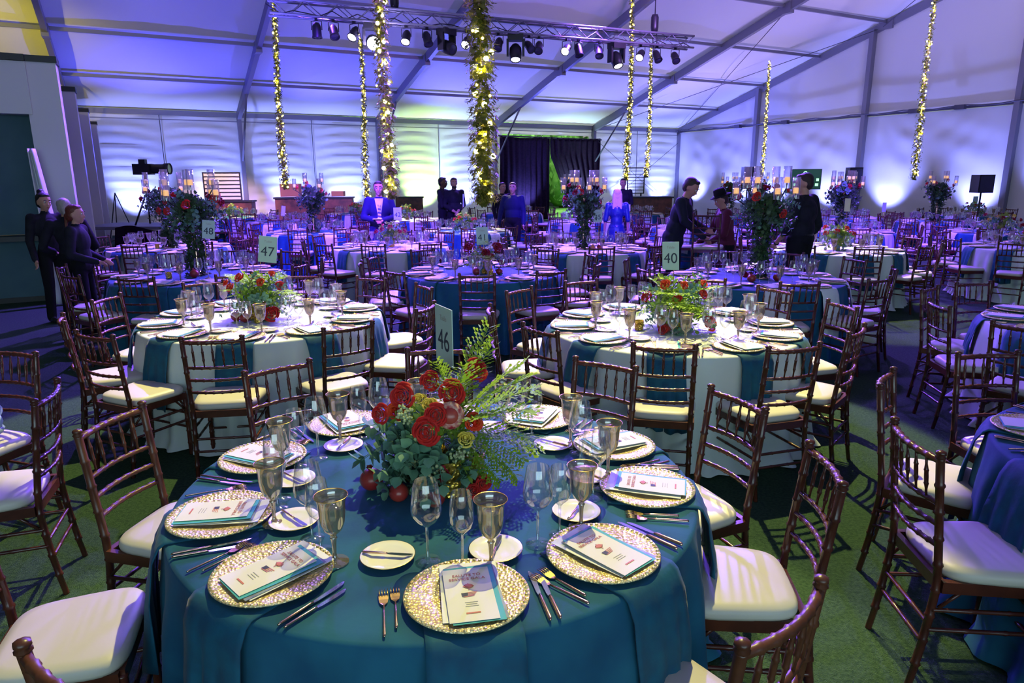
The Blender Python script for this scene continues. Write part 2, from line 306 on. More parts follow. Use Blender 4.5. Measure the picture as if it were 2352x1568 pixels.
for b in range(8):
    s0 = 5*b
    def fg(g, h, z, p, b=b):
        c = math.sin(PI*g); fan = math.sin(26*math.atan2(g + .08, 1.25 - h) + b) + .6*math.sin(30*math.atan2(1.08 - g, 1.3 - h) + 2*b)
        return ((.018*fan*(.3 + h) + .02*math.sin(7*z + 9*g + b))*c + .03*c)*min(1, (1 - h)*5 + .02)
    m.grid(wrinkled(tp(0, s0), tp(0, s0 + 5), 0, EAVE - .05, fg, 60, 30, nrm=(-U[0], -U[1])))
    s1 = s0 + 5; rows = []
    for i in range(9):
        f = i/8; row = []
        for j in range(17):
            s_ = s0 + 5*j/16; top = roof_z(s_) + .16; z = EAVE + .02 + (top - EAVE - .02)*f
            d = .06*math.sin(PI*f)*math.sin(PI*j/16); p = tp(-d, s_, z); row.append(tuple(p))
        rows.append(row)
    m.grid(rows)
struct(m.build('wall_right', M['wallv']))
m = MB(); m.grid([[tuple(tp(-45, 0, 0)), tuple(tp(-45, 20, 0)), tuple(tp(-45, 40, 0))], [tuple(tp(-45, 0, EAVE + .2)), tuple(tp(-45, 20, roof_z(20) + .2)), tuple(tp(-45, 40, EAVE + .2))]]); struct(m.build('wall_left', M['wallv']))
m = MB(); m.grid([[tuple(tp(-45, 40, 0)), tuple(tp(0, 40, 0))], [tuple(tp(-45, 40, EAVE + .2)), tuple(tp(0, 40, EAVE + .2))]]); struct(m.build('wall_front', M['wallv']))
n_trim = 0
def trim(mb, mt='alu'):
    global n_trim; n_trim += 1; struct(mb.build('trim_%d' % n_trim, M[mt]))
for k in range(10):                                      # the arched frames with their knee braces and eave posts
    a = -5.0*k; m = MB(); wd = .13
    m.beam(tp(a, 0, roof_z(0) - .02), tp(a, 20, roof_z(20) - .02), wd, .26); m.beam(tp(a, 20, roof_z(20) - .02), tp(a, 40, roof_z(40) - .02), wd, .26)
    for s_ in (0.12, 39.88): m.beam(tp(a, s_, 0), tp(a, s_, EAVE + .05), wd, .22, up=(V[0], V[1], 0))
    if k:
        for (sa, sb) in ((.22, 2.4), (39.78, 37.6)): m.tube([tp(a, sa, 2.45), tp(a, sb, roof_z(sb) - .12)], .035, 8)
    for s_ in (5.2, 10.4, 16.5, 23.5): m.box(tp(a, s_, roof_z(s_) - .02), (.17, .5, .30), UA - 0*PI)
    trim(m)
m = MB()
for s_ in PUR[1:-1]:
    m.beam(tp(A0, s_, roof_z(s_) + .06), tp(A1, s_, roof_z(s_) + .06), .07, .09)
for s_ in (0.05, 39.95): m.beam(tp(A0, s_, EAVE + .06), tp(A1, s_, EAVE + .06), .10, .16); m.beam(tp(A0, s_+.03, EAVE - .16), tp(A1, s_+.03, EAVE - .16), .03, .03)
trim(m)
m = MB()
for k in range(1, 8):                                    # gable posts
    s_ = 5.0*k; m.beam(tp(-.12, s_, 0), tp(-.12, s_, roof_z(s_)), .20, .16, up=(V[0], V[1], 0))
trim(m)
m = MB()                                                  # band and cable at eave height on the gable
m.beam(tp(-.06, 0, EAVE), tp(-.06, 40, EAVE), .05, .07)
pts = [tp(-.22, s_*.5, EAVE + .03 + .03*math.sin(s_*1.7)) for s_ in range(0, 80)]; m.tube(pts, .022, 6)
for s_ in (4.1, 6.6, 11.9, 13.4): m.box(tp(-.25, s_, EAVE + .0), (.16, .30, .14), UA)
trim(m, 'steel')
m = MB()                                                  # bracing cables under the roof of the last bay, seams of the side cloth
for (p, q) in (((-.2, 10.2), (-5, .2)), ((-.2, .3), (-5, 10.4)), ((-5, 20), (-.2, 10.4))):
    m.tube([tp(p[0], p[1], roof_z(p[1]) - .1), tp(q[0], q[1], roof_z(q[1]) - .1)], .012, 5)
for k in range(9):
    a = -5*k - 2.5
    if k != 1: m.tube([tp(a, .07, 0), tp(a, .07, EAVE)], .012, 5)
m.tube([tp(-.3, .4, 3.4), tp(-4.9, .3, .2)], .01, 5); m.tube([tp(-4.9, .3, 3.4), tp(-.3, .4, .2)], .01, 5)
trim(m, 'steel')
# doorway: black drapes, the lit meadow and trees outside
def drape(name, edge_l, edge_r, top_z, label, folds=9, amp=.05, nz=20):
    m = MB(); rows = []
    for i in range(nz+1):
        z = top_z*(1 - i/nz) + .02; l, r_ = edge_l(z), edge_r(z); row = []
        for j in range(folds*8 + 1):
            g = j/(folds*8); a = l + (r_-l)*g; d = .30 + amp*math.sin(2*PI*g*folds) + .02*math.sin(3*z + 5*g); row.append(tuple(tp(a, d, z - (.06*math.sin(PI*g) if i == 0 else 0))))
        rows.append(row)
    m.grid(rows); o = m.build(name, M['blackcloth']); sm = o.modifiers.new('t', 'SOLIDIFY'); sm.thickness = .008; tag(o, label, 'curtain', 'black doorway curtains'); return o
zt = 3.5
drape('curtain', lambda z: -9.85, lambda z: -7.42 - .0*z, zt, 'wide black curtain covering the doorway up to the green gap')
drape('curtain', lambda z: -7.40 + (.95*((2.75 - z)/1.9) if .2 < z < 2.75 else (1.25 if z <= .2 else 0)), lambda z: -4.75, zt, 'black curtain swept aside beside the triangular green opening', folds=9)
m = MB(); m.tube([tp(-10.0, .30, 3.52), tp(-4.7, .30, 3.46)], .03, 8); tag(m.build('curtain_rail', M['black']), 'thin black rail carrying the doorway curtains', 'rail')
def leafquads(m, c, r, n, size, rn, mi=0, up=.6):
    for _ in range(n):
        d = Vector((rn.gauss(0, 1), rn.gauss(0, 1), rn.gauss(0, 1))).normalized()*(rn.random()**.35); p = Vector((c[0] + d.x*r[0], c[1] + d.y*r[1], c[2] + d.z*r[2]))
        e = Euler((rn.uniform(0, 6), rn.uniform(0, 6), rn.uniform(0, 6))).to_matrix(); s_ = size*rn.uniform(.6, 1.3)
        m.add([p + e @ Vector(q) for q in ((-.5*s_, 0, 0), (0, -.3*s_, .05*s_), (.5*s_, 0, 0), (0, .3*s_, .05*s_))], [(0, 1, 2, 3)], mi, True)
trees = ((-13.4, -9.5, 'green tree outside at the doorway side next to the walnut bars'), (-.6, -9.5, 'green tree outside beyond the tent corner'), (-9.4, -8.5, 'leafy green tree outside, seen over the doorway curtain'), (-6.9, -4.4, 'green tree outside, seen through the triangular curtain gap'), (-4.4, -8.5, 'green tree outside behind the curtain edge nearest the corner'))
for a, s_, lb in trees:
    t_ = empty('tree', tp(a, s_, 0)); m = MB(); m.tube([(0, 0, 0), (.1, 0, 1.5), (0, .1, 3.0)], [.16, .12, .08], 8); m.build('trunk', M['barw'], t_)
    m = MB(); m.ball((0, 0, 2.6), (1.5, 1.3, 2.55), 18, 12); leafquads(m, (0, 0, 2.9), (1.9, 1.7, 2.9), 1500, .34, rnd); m.build('foliage', M['meadow'], t_); tag(t_, lb, 'tree', 'trees outside the doorway')
m = MB(); m.grid([[tuple(tp(-16, -1, .02)), tuple(tp(0, -1, .02))], [tuple(tp(-16, -14, .02)), tuple(tp(0, -14, .02))]]); o = m.build('lawn', M['meadow']); struct(o)
# the clad structure along the frame line at the side: pillars, facade, ledge
for (s_, top, wd) in ((14.05, 3.5, .42), (10.2, 3.5, .42), (5.5, 3.5, .42), (.9, 3.5, .42)):
    m = MB(); c = tp(-24.52, s_, top/2); m.box(c, (wd, .42, top), UA); c2 = tp(-24.52, s_, top + .03); m.box(c2, (wd + .04, .46, .09), UA, 1)
    global_n = n_trim + 1; n_trim = global_n; struct(m.build('trim_%d' % n_trim, [M['pillar'], M['black']]))
m = MB()
for (sa, sb) in ((13.85, 10.42), (9.98, 5.72), (5.28, 1.12)):
    mid = (sa + sb)/2; L = sa - sb
    m.box(tp(-24.75, mid, 1.05), (.10, L, 2.1), UA); m.box(tp(-24.75, mid, 3.33), (.10, L, .28), UA)
    for s_ in (sa - .05, sb + .05): m.box(tp(-24.75, s_, 2.65), (.12, .08, 1.1), UA)
    m.box(tp(-24.66, mid, 2.12), (.26, L, .05), UA); m.box(tp(-24.80, mid, 2.65), (.02, L, 1.06), UA, 1)
n_trim += 1; struct(m.build('trim_%d' % n_trim, [M['pillar'], M['lensd']]))
m = MB(); xa = -24.83
def fac(a, s_, z, d, mi=0): m.box(tp(a, s_, z), d, UA, mi)
fac(-28.08, 14.15, 3.12, (6.8, .3, .72)); fac(-28.08, 14.15, 3.53, (6.8, .36, .09), 1)
fac(-28.08, 13.95, 1.9, (6.8, .06, 1.75), 2); fac(-28.08, 14.12, .98, (6.8, .42, .07), 1); fac(-28.08, 14.02, .5, (6.8, .06, .9), 2); fac(-28.08, 14.0, .04, (6.8, .12, .08), 1)
n_trim += 1; struct(m.build('trim_%d' % n_trim, [M['pillar'], M['black'], M['slate']]))
m = MB(); rows = []                                       # white cloth hanging against the pillar
for i in range(25):
    z = 2.25*(1 - i/24) + .02; row = []; wd = .09 + .20*(1 - z/2.3); off = -.34 + .12*(1 - z/2.3)
    for j in range(13):
        g = j/12; row.append((off + wd*(g - .35), -.02 - .05*math.sin(g*9 + z) - .10*(1 - z/2.3), z))
    rows.append(row)
m.grid(rows); o = m.build('cloth', M['drapew'], None, tp(-24.42, 14.5, 0), UA); sm = o.modifiers.new('t', 'SOLIDIFY'); sm.thickness = .006
tag(o, 'long white cloth hanging down beside the first white pillar, behind the staff', 'cloth')
# ---------------------------------------------------------------- chair prototypes (origin on the floor, facing +y)
def ringed(a, b, r, n=7, rings=5, bulge=1.32, base=None, m=None, mi=0, bow=0, taper=1.0, seg=2):
    a, b = Vector(a), Vector(b); pts = []; rad = []; L = (b - a).length
    for i in range(rings + 1):
        t0 = i/rings; rr = r*(1 + (taper - 1)*t0)
        e = min(.009/L, .25/rings)
        for (t, k) in ((t0 - e, 1.0), (t0, bulge), (t0 + e, 1.0)) if 0 < i < rings else (((t0, 1.0), (t0 + e, 1.0)) if i == 0 else ((t0 - e, 1.0), (t0, 1.0))):
            if 0 <= t <= 1: pts.append(a.lerp(b, t) + Vector((0, -bow*math.sin(PI*t), 0))); rad.append(rr*k)
    m.tube(pts, rad, n, mi)
BACKY = lambda z: -.195 - (.014 if z < .45 else .014 + .055*((z - .45)/.47))
def back_post(m, x, n=8, rings=9):
    pts = []; rad = []
    for i in range(rings + 1):
        z = .905*i/rings
        sp = -.05*(1 - z/.45)**1.5 if z < .45 else 0       # the foot of the rear post splays backwards
        for dz, k in ((-.008, 1), (0, 1.28), (.008, 1)) if 0 < i < rings else (((0, 1), (.004, 1)) if i == 0 else ((-.006, 1), (0, 1))):
            zz = z + dz; pts.append((x*(1.0 + .04*abs(zz - .45)), BACKY(zz) + sp, zz)); rad.append(.0148*k*(.88 if zz < .1 else 1))
    m.tube(pts, rad, n)
    y = BACKY(.905)
    m.lathe([(.014, 0), (.019, .006), (.013, .012), (.018, .018), (.017, .026), (.006, .031), (0.0005, .032)], n, T=T4((x*1.018, y, .903)))
def cushion(m, n=9):
    rows = []; N = 44
    for (k, z) in ((0.0, .446), (.985, .446), (1.0, .458), (.995, .474), (.95, .487), (.80, .493), (.45, .496), (.0001, .497)):
        row = []
        for j in range(N):
            a = 2*PI*j/N; c, s_ = math.cos(a), math.sin(a); e = .42
            x = math.copysign(abs(c)**e, c); y = math.copysign(abs(s_)**e, s_)
            row.append((x*(.205 + .018*y)*k, (y*.19)*k, z))
        rows.append(row)
    vs = [p for r_ in rows for p in r_]; m.add(vs, [(i*N + j, i*N + (j+1) % N, (i+1)*N + (j+1) % N, (i+1)*N + j) for i in range(len(rows)-1) for j in range(N)])
def rail(m, z, r, n=7, rings=7, bow=.028):
    x = .169*(1 + .04*abs(z - .45)); ringed((-x, BACKY(z), z), (x, BACKY(z), z), r, n, rings, 1.3, m=m, bow=bow)
def spindle(m, x, n=6):
    y = lambda z: BACKY(z) - .028*math.cos(PI*x/.40)
    z0, z1 = .735, .892; pts = []; rad = []
    for t, k in ((0, .8), (.2, .75), (.3, 1.2), (.33, 1.5), (.36, 1.2), (.5, 1.25), (.62, 1.2), (.65, 1.5), (.68, 1.2), (.8, .75), (1, .8)):
        z = z0 + (z1 - z0)*t; pts.append((x, y(z), z)); rad.append(.0062*k)
    m.tube(pts, rad, n)
def seatframe(m):
    z = .425
    for (a, b) in (((-.17, -.2), (.17, -.2)), ((-.19, .172), (.19, .172)), ((-.18, -.2), (-.195, .17)), ((.18, -.2), (.195, .17))):
        m.beam((a[0], a[1], z), (b[0], b[1], z), .024, .044)
STR = [((-.183, .172, .30), (.183, .172, .30)), ((-.183, .172, .20), (.183, .172, .20)), ((-.168, -.222, .27), (.168, -.222, .27)), ((-.168, -.230, .19), (.168, -.230, .19)), ((-.18, -.225, .25), (-.186, .172, .25)), ((.18, -.225, .25), (.186, .172, .25)), ((-.18, -.22, .33), (-.186, .172, .33)), ((.18, -.22, .33), (.186, .172, .33))]
def front_leg(m, x, n=8): ringed((x*1.0, .174, 0), (x, .174, .43), .0145, n, 5, 1.2, m=m, taper=1.12)
BRC = [q for sx in (-1, 1) for q in (((sx*.19, .165, .33), (sx*.10, .172, .42)), ((sx*.187, .16, .33), (sx*.191, .08, .42)), ((sx*.182, -.2, .34), (sx*.187, -.12, .42)))]
def chair_full(wood):
    t = empty('chiavari_chair'); w_ = M[wood]
    m = MB(); cushion(m); m.build('seat_cushion', M['seat'], t)
    m = MB(); seatframe(m); m.build('seat_frame', w_, t)
    for x in (-.185, .185):
        m = MB(); front_leg(m, x); m.build('leg', w_, t)
        m = MB(); back_post(m, x*.91); m.build('back_post', w_, t)
    for (z, r_, nm) in ((.895, .0125, 'top_rail'), (.735, .0095, 'back_rail'), (.655, .0095, 'back_rail'), (.575, .0095, 'back_rail')):
        m = MB(); rail(m, z, r_); m.build(nm, w_, t)
    for k in range(5):
        m = MB(); spindle(m, -.114 + .057*k); m.build('spindle', w_, t)
    for (a, b) in STR:
        m = MB(); ringed(a, b, .0085, 6, 3, 1.25, m=m); m.build('stretcher', w_, t)
    for (a, b) in BRC: m = MB(); m.tube([a, b], .007, 6); m.build('corner_brace', w_, t)
    return Proto(t)
def chair_mid(wood):
    t = empty('chiavari_chair'); w_ = M[wood]
    m = MB(); cushion(m); m.build('seat_cushion', M['seat'], t)
    m = MB(); seatframe(m)
    for (a, b) in STR: m.tube([a, b], .009, 5)
    m.build('seat_frame', w_, t)
    for x in (-.185, .185):
        m = MB(); m.tube([(x, .174, 0), (x, .174, .43)], [.013, .0165], 6); m.build('leg', w_, t)
        m = MB(); back_post(m, x*.91, 6, 5); m.build('back_post', w_, t)
    m = MB()
    for (z, r_) in ((.895, .0125), (.735, .010), (.655, .010), (.575, .010)): rail(m, z, r_, 5, 4)
    for k in range(5): x = -.114 + .057*k; m.tube([(x, BACKY(.735) - .028*math.cos(PI*x/.40), .735), (x, BACKY(.892) - .028*math.cos(PI*x/.4), .892)], .0075, 5)
    m.build('backrest', w_, t); return Proto(t)
P_CH = chair_full('wood'); P_CHL = chair_full('woodl'); P_CM = chair_mid('wood')
# ---------------------------------------------------------------- tableware prototypes (origin on the cloth)
G_L = [(.0365, .001), (.036, .003), (.012, .006), (.0045, .012), (.0038, .06), (.0042, .105), (.010, .112), (.030, .128), (.044, .150), (.0455, .170), (.041, .205), (.034, .248), (.0335, .249)]
G_S = [(.0335, .001), (.033, .003), (.011, .006), (.0042, .012), (.0036, .05), (.004, .098), (.010, .105), (.027, .122), (.0355, .145), (.0345, .175), (.029, .226), (.0285, .227)]
def glassware(prof, nm, n=22):
    m = MB(); m.lathe(prof, n); return Proto(m.build(nm, M['clear']))
P_GL = glassware(G_L, 'red_wine_glass'); P_GS = glassware(G_S, 'white_wine_glass')
GOB = [(.040, .001), (.039, .004), (.015, .008), (.007, .016), (.0055, .03), (.0068, .06), (.0085, .072), (.011, .078), (.008, .084), (.012, .090), (.026, .104), (.034, .126), (.0375, .155), (.0385, .182), (.042, .200), (.047, .208)]
def goblet(full):
    t = empty('water_goblet'); m = MB(); m.lathe(GOB[7:], 22 if full else 14); m.build('bowl', M['smoke'], t)
    m = MB(); m.lathe(GOB[:8], 16 if full else 10); m.build('stem', M['smoke'], t)
    if full:
        m = MB(); m.lathe([(.0465, .2065), (.0485, .208), (.0478, .2098), (.0462, .208), (.0465, .2065)], 26); m.build('gilt_rim', M['gold'], t)
        m = MB(); m.lathe([(.0005, .178), (.036, .178), (.0365, .176)], 20); m.build('water', M['water'], t)
    return Proto(t)
P_GO = goblet(True); P_GOF = goblet(False)
m = MB(); n_ = 120
m.lathe([(.0005, .004), (.085, .004), (.092, .006), (.108, .010), (.150, .013), (.163, .015), (.166, .012), (.160, .008), (.10, .002), (.0005, .001)], n_, wob=lambda a, z: 1 + (.012*math.sin(60*a) if z > .011 else 0))
for k in range(60): a = 2*PI*k/60; m.ball((.158*math.cos(a), .158*math.sin(a), .0145), (.0055, .0055, .0035), 6, 4)
P_CG = Proto(m.build('charger_plate', M['charger']))
m = MB(); m.lathe([(.0005, .004), (.05, .004), (.056, .006), (.078, .012), (.080, .0135), (.0785, .0145), (.056, .009), (.048, .0065), (.0005, .0065)], 40); m.lathe([(.0785, .0145), (.0805, .0140), (.0800, .0130)], 40, 1)
P_SP = Proto(m.build('side_plate', [M['china'], M['gold']]))
def fork(L):
    t = empty('dinner_fork'); m = MB(); m.tube([(0, -.5*L, .004), (0, -.47*L, .0045), (0, 0, .004), (0, .16*L, .003)], [.0035, .005, .0036, .0026], 7, flat=.6); m.build('handle', M['rose_gold'], t)
    m = MB(); m.slab([[(x*k, y*L, z + .004) for x in (-1, -.4, .4, 1)] for (y, k, z) in ((.15, .003, 0), (.20, .010, -.001), (.27, .0125, 0), (.33, .0128, .003))], .0015)
    for i in range(4): x = -.0108 + .0072*i; m.tube([(x, .32*L, .0065), (x, .42*L, .008), (x, .5*L, .0055)], [.0018, .0016, .0008], 5)
    m.build('tines', M['gold'], t); return Proto(t)
def knife(nm, L):
    t = empty(nm); m = MB(); m.tube([(0, -.5*L, .004), (0, -.47*L, .005), (0, -.05*L, .0045), (0, .0, .004)], [.004, .0062, .0058, .004], 7, flat=.6); m.build('handle', M['rose_gold'], t)
    m = MB(); m.slab([[(-.006*k, y*L, .004), (.007*k2, y*L, .0045)] for (y, k, k2) in ((0, .6, .6), (.06, .9, .9), (.3, 1, 1.15), (.43, 1, .9), (.49, .8, .1), (.5, .55, -.4))], .0014); m.build('blade', M['steelb'] if 'steelb' in M else M['gold'], t); return Proto(t)
M['steelb'] = mat('polished_steel', (.62, .62, .66), .16, 1.0)
P_FK = fork(.20); P_FS = fork(.175); P_KN = knife('dinner_knife', .225); P_KS = knife('fish_knife', .20); P_BK = knife('butter_knife', .15)
def booklet(k, full):
    """program resting on a charger: back sheet, photo leaf, teal leaf, cream cover printed with a title, emblem and flag"""
    t = empty('program_booklet'); rn = random.Random(k); dz = .0155; w_, h_ = .134, .240
    def sheet(nm, mt, cx, cy, ww, hh, z, rz, lift=.0):
        m = MB(); c, s_ = math.cos(rz), math.sin(rz); P = []
        for i in range(7):
            y = -hh/2 + hh*i/6; P.append([(cx + x*c - y*s_, cy + x*s_ + y*c, z + lift*(i/6)**2 + (.004 if abs(x) < .001 else 0)*0) for x in (-ww/2, 0, ww/2)])
        m.slab(P, .0009); return m.build(nm, M[mt], t)
    sheet('back_sheet', 'white', .006, .012, .158, .255, dz + .001, rn.uniform(-.06, .06), .004)
    sheet('photo_leaf', 'greyp', .014, -.004, .136, h_, dz + .003, rn.uniform(-.03, .05), .005)
    sheet('teal_leaf', 'tealp', .010, -.010, .132, h_, dz + .005, rn.uniform(-.03, .03), .006)
    c = sheet('cover', 'paper', 0, -.014, w_*.93, h_*.93, dz + .0075, 0, .006)
    if full:
        def ztop(y): return dz + .0079 + .006*(((y + .014)/(h_*.93) + .5))**2
        for (tx, y, sz, mt_) in (('SALUTE TO', .066, .0150, 'redink'), ('SERVICE GALA', .050, .0150, 'redink')):
            label_text('lettering', tx, sz, M[mt_], c, (0, y, ztop(y) + .0006), ext=.0002)
        m = MB(); y = .018; m.ball((0, y, ztop(y) + .0006), (.013, .010, .0005), 12, 4); m.box((0, y - .001, ztop(y) + .0007), (.030, .0022, .0006)); m.box((0, y - .002, ztop(y) + .0008), (.0022, .030, .0006)); m.build('emblem', M['redink'], c)
        m = MB(); y = -.022; z = ztop(y) + .0008
        m.add([(-.020, y - .004, z), (-.006, y - .002, z), (-.004, y + .013, z), (-.022, y + .012, z)], [(0, 1, 2, 3)], 0, False)
        for q in range(4): yy = y - .006 + .0055*q; m.add([(-.005 if q > 0 else -.017, yy, z), (.020 - .003*(3 - q), yy + .003, z), (.021 - .003*(3 - q), yy + .0055, z), (-.005 if q > 0 else -.017, yy + .0024, z)], [(0, 1, 2, 3)], 1, False)
        m.build('flag_emblem', [M['ink'], M['redink']], c)
        m = MB()
        for q in range(3): y = -.050 - .008*q; m.box((0, y, ztop(y) + .0003), (.034 - .006*(q % 2), .0016, .0005))
        m.build('small_print', M['greyink'], c)
        m = MB(); y = -.094; m.box((.0, y, ztop(y) + .0004), (.036, .005, .0005)); m.build('colour_bar', M['redink'], c)
    return Proto(t)
P_BF = [booklet(k, True) for k in range(4)]; P_BM = [booklet(k + 7, False) for k in range(3)]
# ---------------------------------------------------------------- tables
RT, ZT = .912, .760
SECT = ['nearest', 'near right', 'right front', 'right rear', 'far right', 'farthest', 'far left', 'left rear', 'left front', 'near left']
def sector(deg):
    return SECT[int(((deg + 90 + 18) % 360)//36)]
def cloth_fold(seed):
    r_ = random.Random(seed); ph = [r_.uniform(0, 6.28) for _ in range(4)]
    return lambda a: .5 + .20*math.sin(15*a + ph[0] + .8*math.sin(2*a)) + .22*math.sin(25*a + ph[1] + .9*math.sin(3*a)) + .12*math.sin(41*a + ph[2]) + .08*math.sin(5*a + ph[3])
def amp(t): return .004 + .022*min(1, t*4) + .050*t*t
def tablecloth(seed, m_, n=300, nz=13, pool=.0):
    f = cloth_fold(seed); m = MB(); vs = [(0, 0, ZT)]; rr = random.Random(seed + 5); q = [rr.uniform(0, 6) for _ in range(3)]
    rings = []
    for r_ in (.25, .5, .72, .86): rings.append([(r_*math.cos(2*PI*j/n), r_*math.sin(2*PI*j/n), ZT) for j in range(n)])
    for (r_, z) in ((RT - .014, ZT - .0005), (RT - .004, ZT - .005), (RT, ZT - .014)): rings.append([(r_*math.cos(2*PI*j/n), r_*math.sin(2*PI*j/n), z) for j in range(n)])
    for i in range(1, nz + 1):
        t = i/nz; z = (ZT - .02)*(1 - t) + .012
        ring = []
        for j in range(n):
            a = 2*PI*j/n; k = f(a); out = amp(t)*k*1.6 + .01*t + pool*max(0, t - .9)*10*(.4 + .6*math.sin(7*a + q[0]))
            if i == nz: out += .03*k + .01
            r_ = RT + out; ring.append((r_*math.cos(a), r_*math.sin(a), z))
        rings.append(ring)
    for ring in rings: vs.extend(ring)
    fs = [(0, 1 + j, 1 + (j+1) % n) for j in range(n)]
    for i in range(len(rings)-1):
        for j in range(n): fs.append((1 + i*n + j, 1 + (i+1)*n + j, 1 + (i+1)*n + (j+1) % n, 1 + i*n + (j+1) % n))
    m.add(vs, fs); return m.mesh('tablecloth', m_)
def napkin_mesh(seed, m_, L=.44, wd=.24):
    """a folded napkin lying from under the charger outwards (+y) and hanging over the table edge; origin at the table centre height of the cloth"""
    rn = random.Random(seed); m = MB(); rows = []; nx = 12; ph = rn.uniform(0, 6); sk = rn.uniform(-.04, .04)
    segs = [(.60 + .30*i/6, ZT + .003, 0) for i in range(7)] + [(RT - .006, ZT + .002, 0), (RT + .010, ZT - .010, .01)]
    for i in range(1, 13): t = i/12*L/ZT; segs.append((RT + .016 + amp(t)*1.6*.85 + .006, ZT - .02 - L*i/12, i/12))
    for (r_, z, h) in segs:
        row = []
        for j in range(nx + 1):
            g = j/nx - .5; x = g*wd*(1 - .10*h*math.sin(3*h + ph)) + sk*h
            dy = h*(.018*math.sin(9*g*PI*.7 + ph + h) + .008*math.sin(23*g + 3*h)); zz = z + (h > .95)*(-.012*math.sin(5*g + ph))
            rr = r_ + dy + .002; row.append((x, math.sqrt(max(0, rr*rr - x*x*.8)) if h > 0 else rr - .5*x*x*(r_ > .85), zz))
        rows.append(row)
    m.grid(rows); me = m.mesh('napkin', m_); return me
NAP = {}
for key, mt_ in (('teal', 'tealn'), ('ivory', 'ivoryn')): NAP[key] = [napkin_mesh(s_ + len(key), M[mt_]) for s_ in range(5)]
CLM = {}
for key, mt_ in (('teal', 'teal'), ('ivory', 'ivory')): CLM[key] = [tablecloth(s_*3 + len(key), M[mt_]) for s_ in range(3)]
rc = random.Random(11)
def napkin(key, c, deg, lab, grp, k):
    o = obj('napkin', NAP[key][k % 5], None, (c[0], c[1], 0), R(deg - 90)); sm = o.modifiers.new('thickness', 'SOLIDIFY'); sm.thickness = .004; sm.offset = 1
    return tag(o, lab, 'napkin', grp)
COLW = {'teal': 'blue-green', 'ivory': 'pale ivory'}
def table(c, nm, cloth, settings, chairs, level, seed, napk=None, jit=2.0, skip=()):
    """level 2: everything; 1: no cutlery; 0: far away"""
    cx, cy = c; napk = napk or ('ivory' if cloth == 'teal' else 'teal'); g = nm
    t = empty('round_table', (cx, cy, 0)); m = MB(); m.lathe([(.0005, .755), (.895, .755), (.90, .748), (.895, .735), (.0005, .735)], 48); m.build('table_top', M['barw'], t)
    for k in range(4):
        a = PI/4 + k*PI/2; m = MB(); m.tube([(.62*math.cos(a), .62*math.sin(a), .735), (.66*math.cos(a), .66*math.sin(a), 0)], .016, 8); m.build('leg', M['alu'], t)
    tag(t, 'round banquet table hidden under cloth, %s' % nm, 'table', 'round banquet tables')
    o = obj('tablecloth', CLM[cloth][seed % 3], None, (cx, cy, 0), seed*1.3); tag(o, 'floor-length %s tablecloth on %s' % (COLW[cloth], nm), 'tablecloth', 'round tablecloths')
    rn = random.Random(seed)
    for i, a in enumerate(settings):
        ps = sector(a); d = R(a); er = Vector((math.cos(d), math.sin(d))); et = Vector((-er.y, er.x))
        def P(rad, tan, z=ZT + .003): return (cx + er.x*rad + et.x*tan, cy + er.y*rad + et.y*tan, z)
        rz = d + PI/2                                   # local -y of an item points outwards
        W = '%s place, %s' % (ps, nm)
        if (a, 'napkin') not in skip: napkin(napk, c, a, '%s napkin hanging over the edge, %s' % ({'teal': 'blue-green', 'ivory': 'ivory'}[napk], W), 'napkins on ' + g, i + seed)
        P_CG.put(P(.742, 0, ZT + .0085), rz + rn.uniform(-.5, .5), 'gilt beaded charger plate, ' + W, 'charger plate', 'charger plates on ' + g)
        bk = (P_BF if level == 2 and (nm == 'table forty-six') else P_BM); b = bk[(i + seed) % len(bk)]
        b.put(P(.745 + rn.uniform(-.008, .008), rn.uniform(-.01, .01), ZT + .0085), (BROT[i] if nm == 'table forty-six' and i in BROT else rz + rn.uniform(-.35, .35)), 'cream program booklet, ' + W, 'program booklet', 'program booklets on ' + g)
        if level >= 1: P_SP.put(P(.50, -.20), rz, 'small white gilt-rimmed side plate, ' + W, 'side plate', 'side plates on ' + g)
        if level == 2:
            P_BK.put(P(.50, -.20, ZT + .016), rz + rn.uniform(-2.2, -.9), 'butter knife across side plate, ' + W, 'butter knife', 'butter knives on ' + g)
            P_FK.put(P(.76, -.215), rz + rn.uniform(-.06, .06), 'outer gold fork beside charger, ' + W, 'fork', 'forks on ' + g)
            P_FS.put(P(.745, -.185), rz + rn.uniform(-.06, .06), 'inner gold fork beside charger, ' + W, 'fork', 'forks on ' + g)
            P_KN.put(P(.765, .190), rz + rn.uniform(-.06, .06), 'inner table knife beside charger, ' + W, 'knife', 'knives on ' + g)
            P_KS.put(P(.775, .215), rz + rn.uniform(-.06, .06), 'outer fish knife beside charger, ' + W, 'knife', 'knives on ' + g)
        j = lambda: rn.uniform(-.012, .012)
        P_GL.put(P(.545 + j(), -.075 + j()), 0, 'tall clear red-wine glass, ' + W, 'wine glass', 'red-wine glasses on ' + g)
        P_GS.put(P(.575 + j(), .010 + j()), 0, 'narrower clear white-wine glass, ' + W, 'wine glass', 'white-wine glasses on ' + g)
        (P_GO if level == 2 else P_GOF).put(P(.595 + j(), .100 + j()), 0, 'smoky amber gold-rimmed goblet, ' + W, 'goblet', 'water goblets on ' + g)
    order = {}; free = list(SECT)
    for ch in chairs:
        a = ch[0] if isinstance(ch, tuple) else ch; w0 = sector(a)
        if w0 not in free: w0 = min(free, key=lambda s_: abs((SECT.index(s_)*36 - 90 - a + 180) % 360 - 180))
        free.remove(w0); order[a] = w0
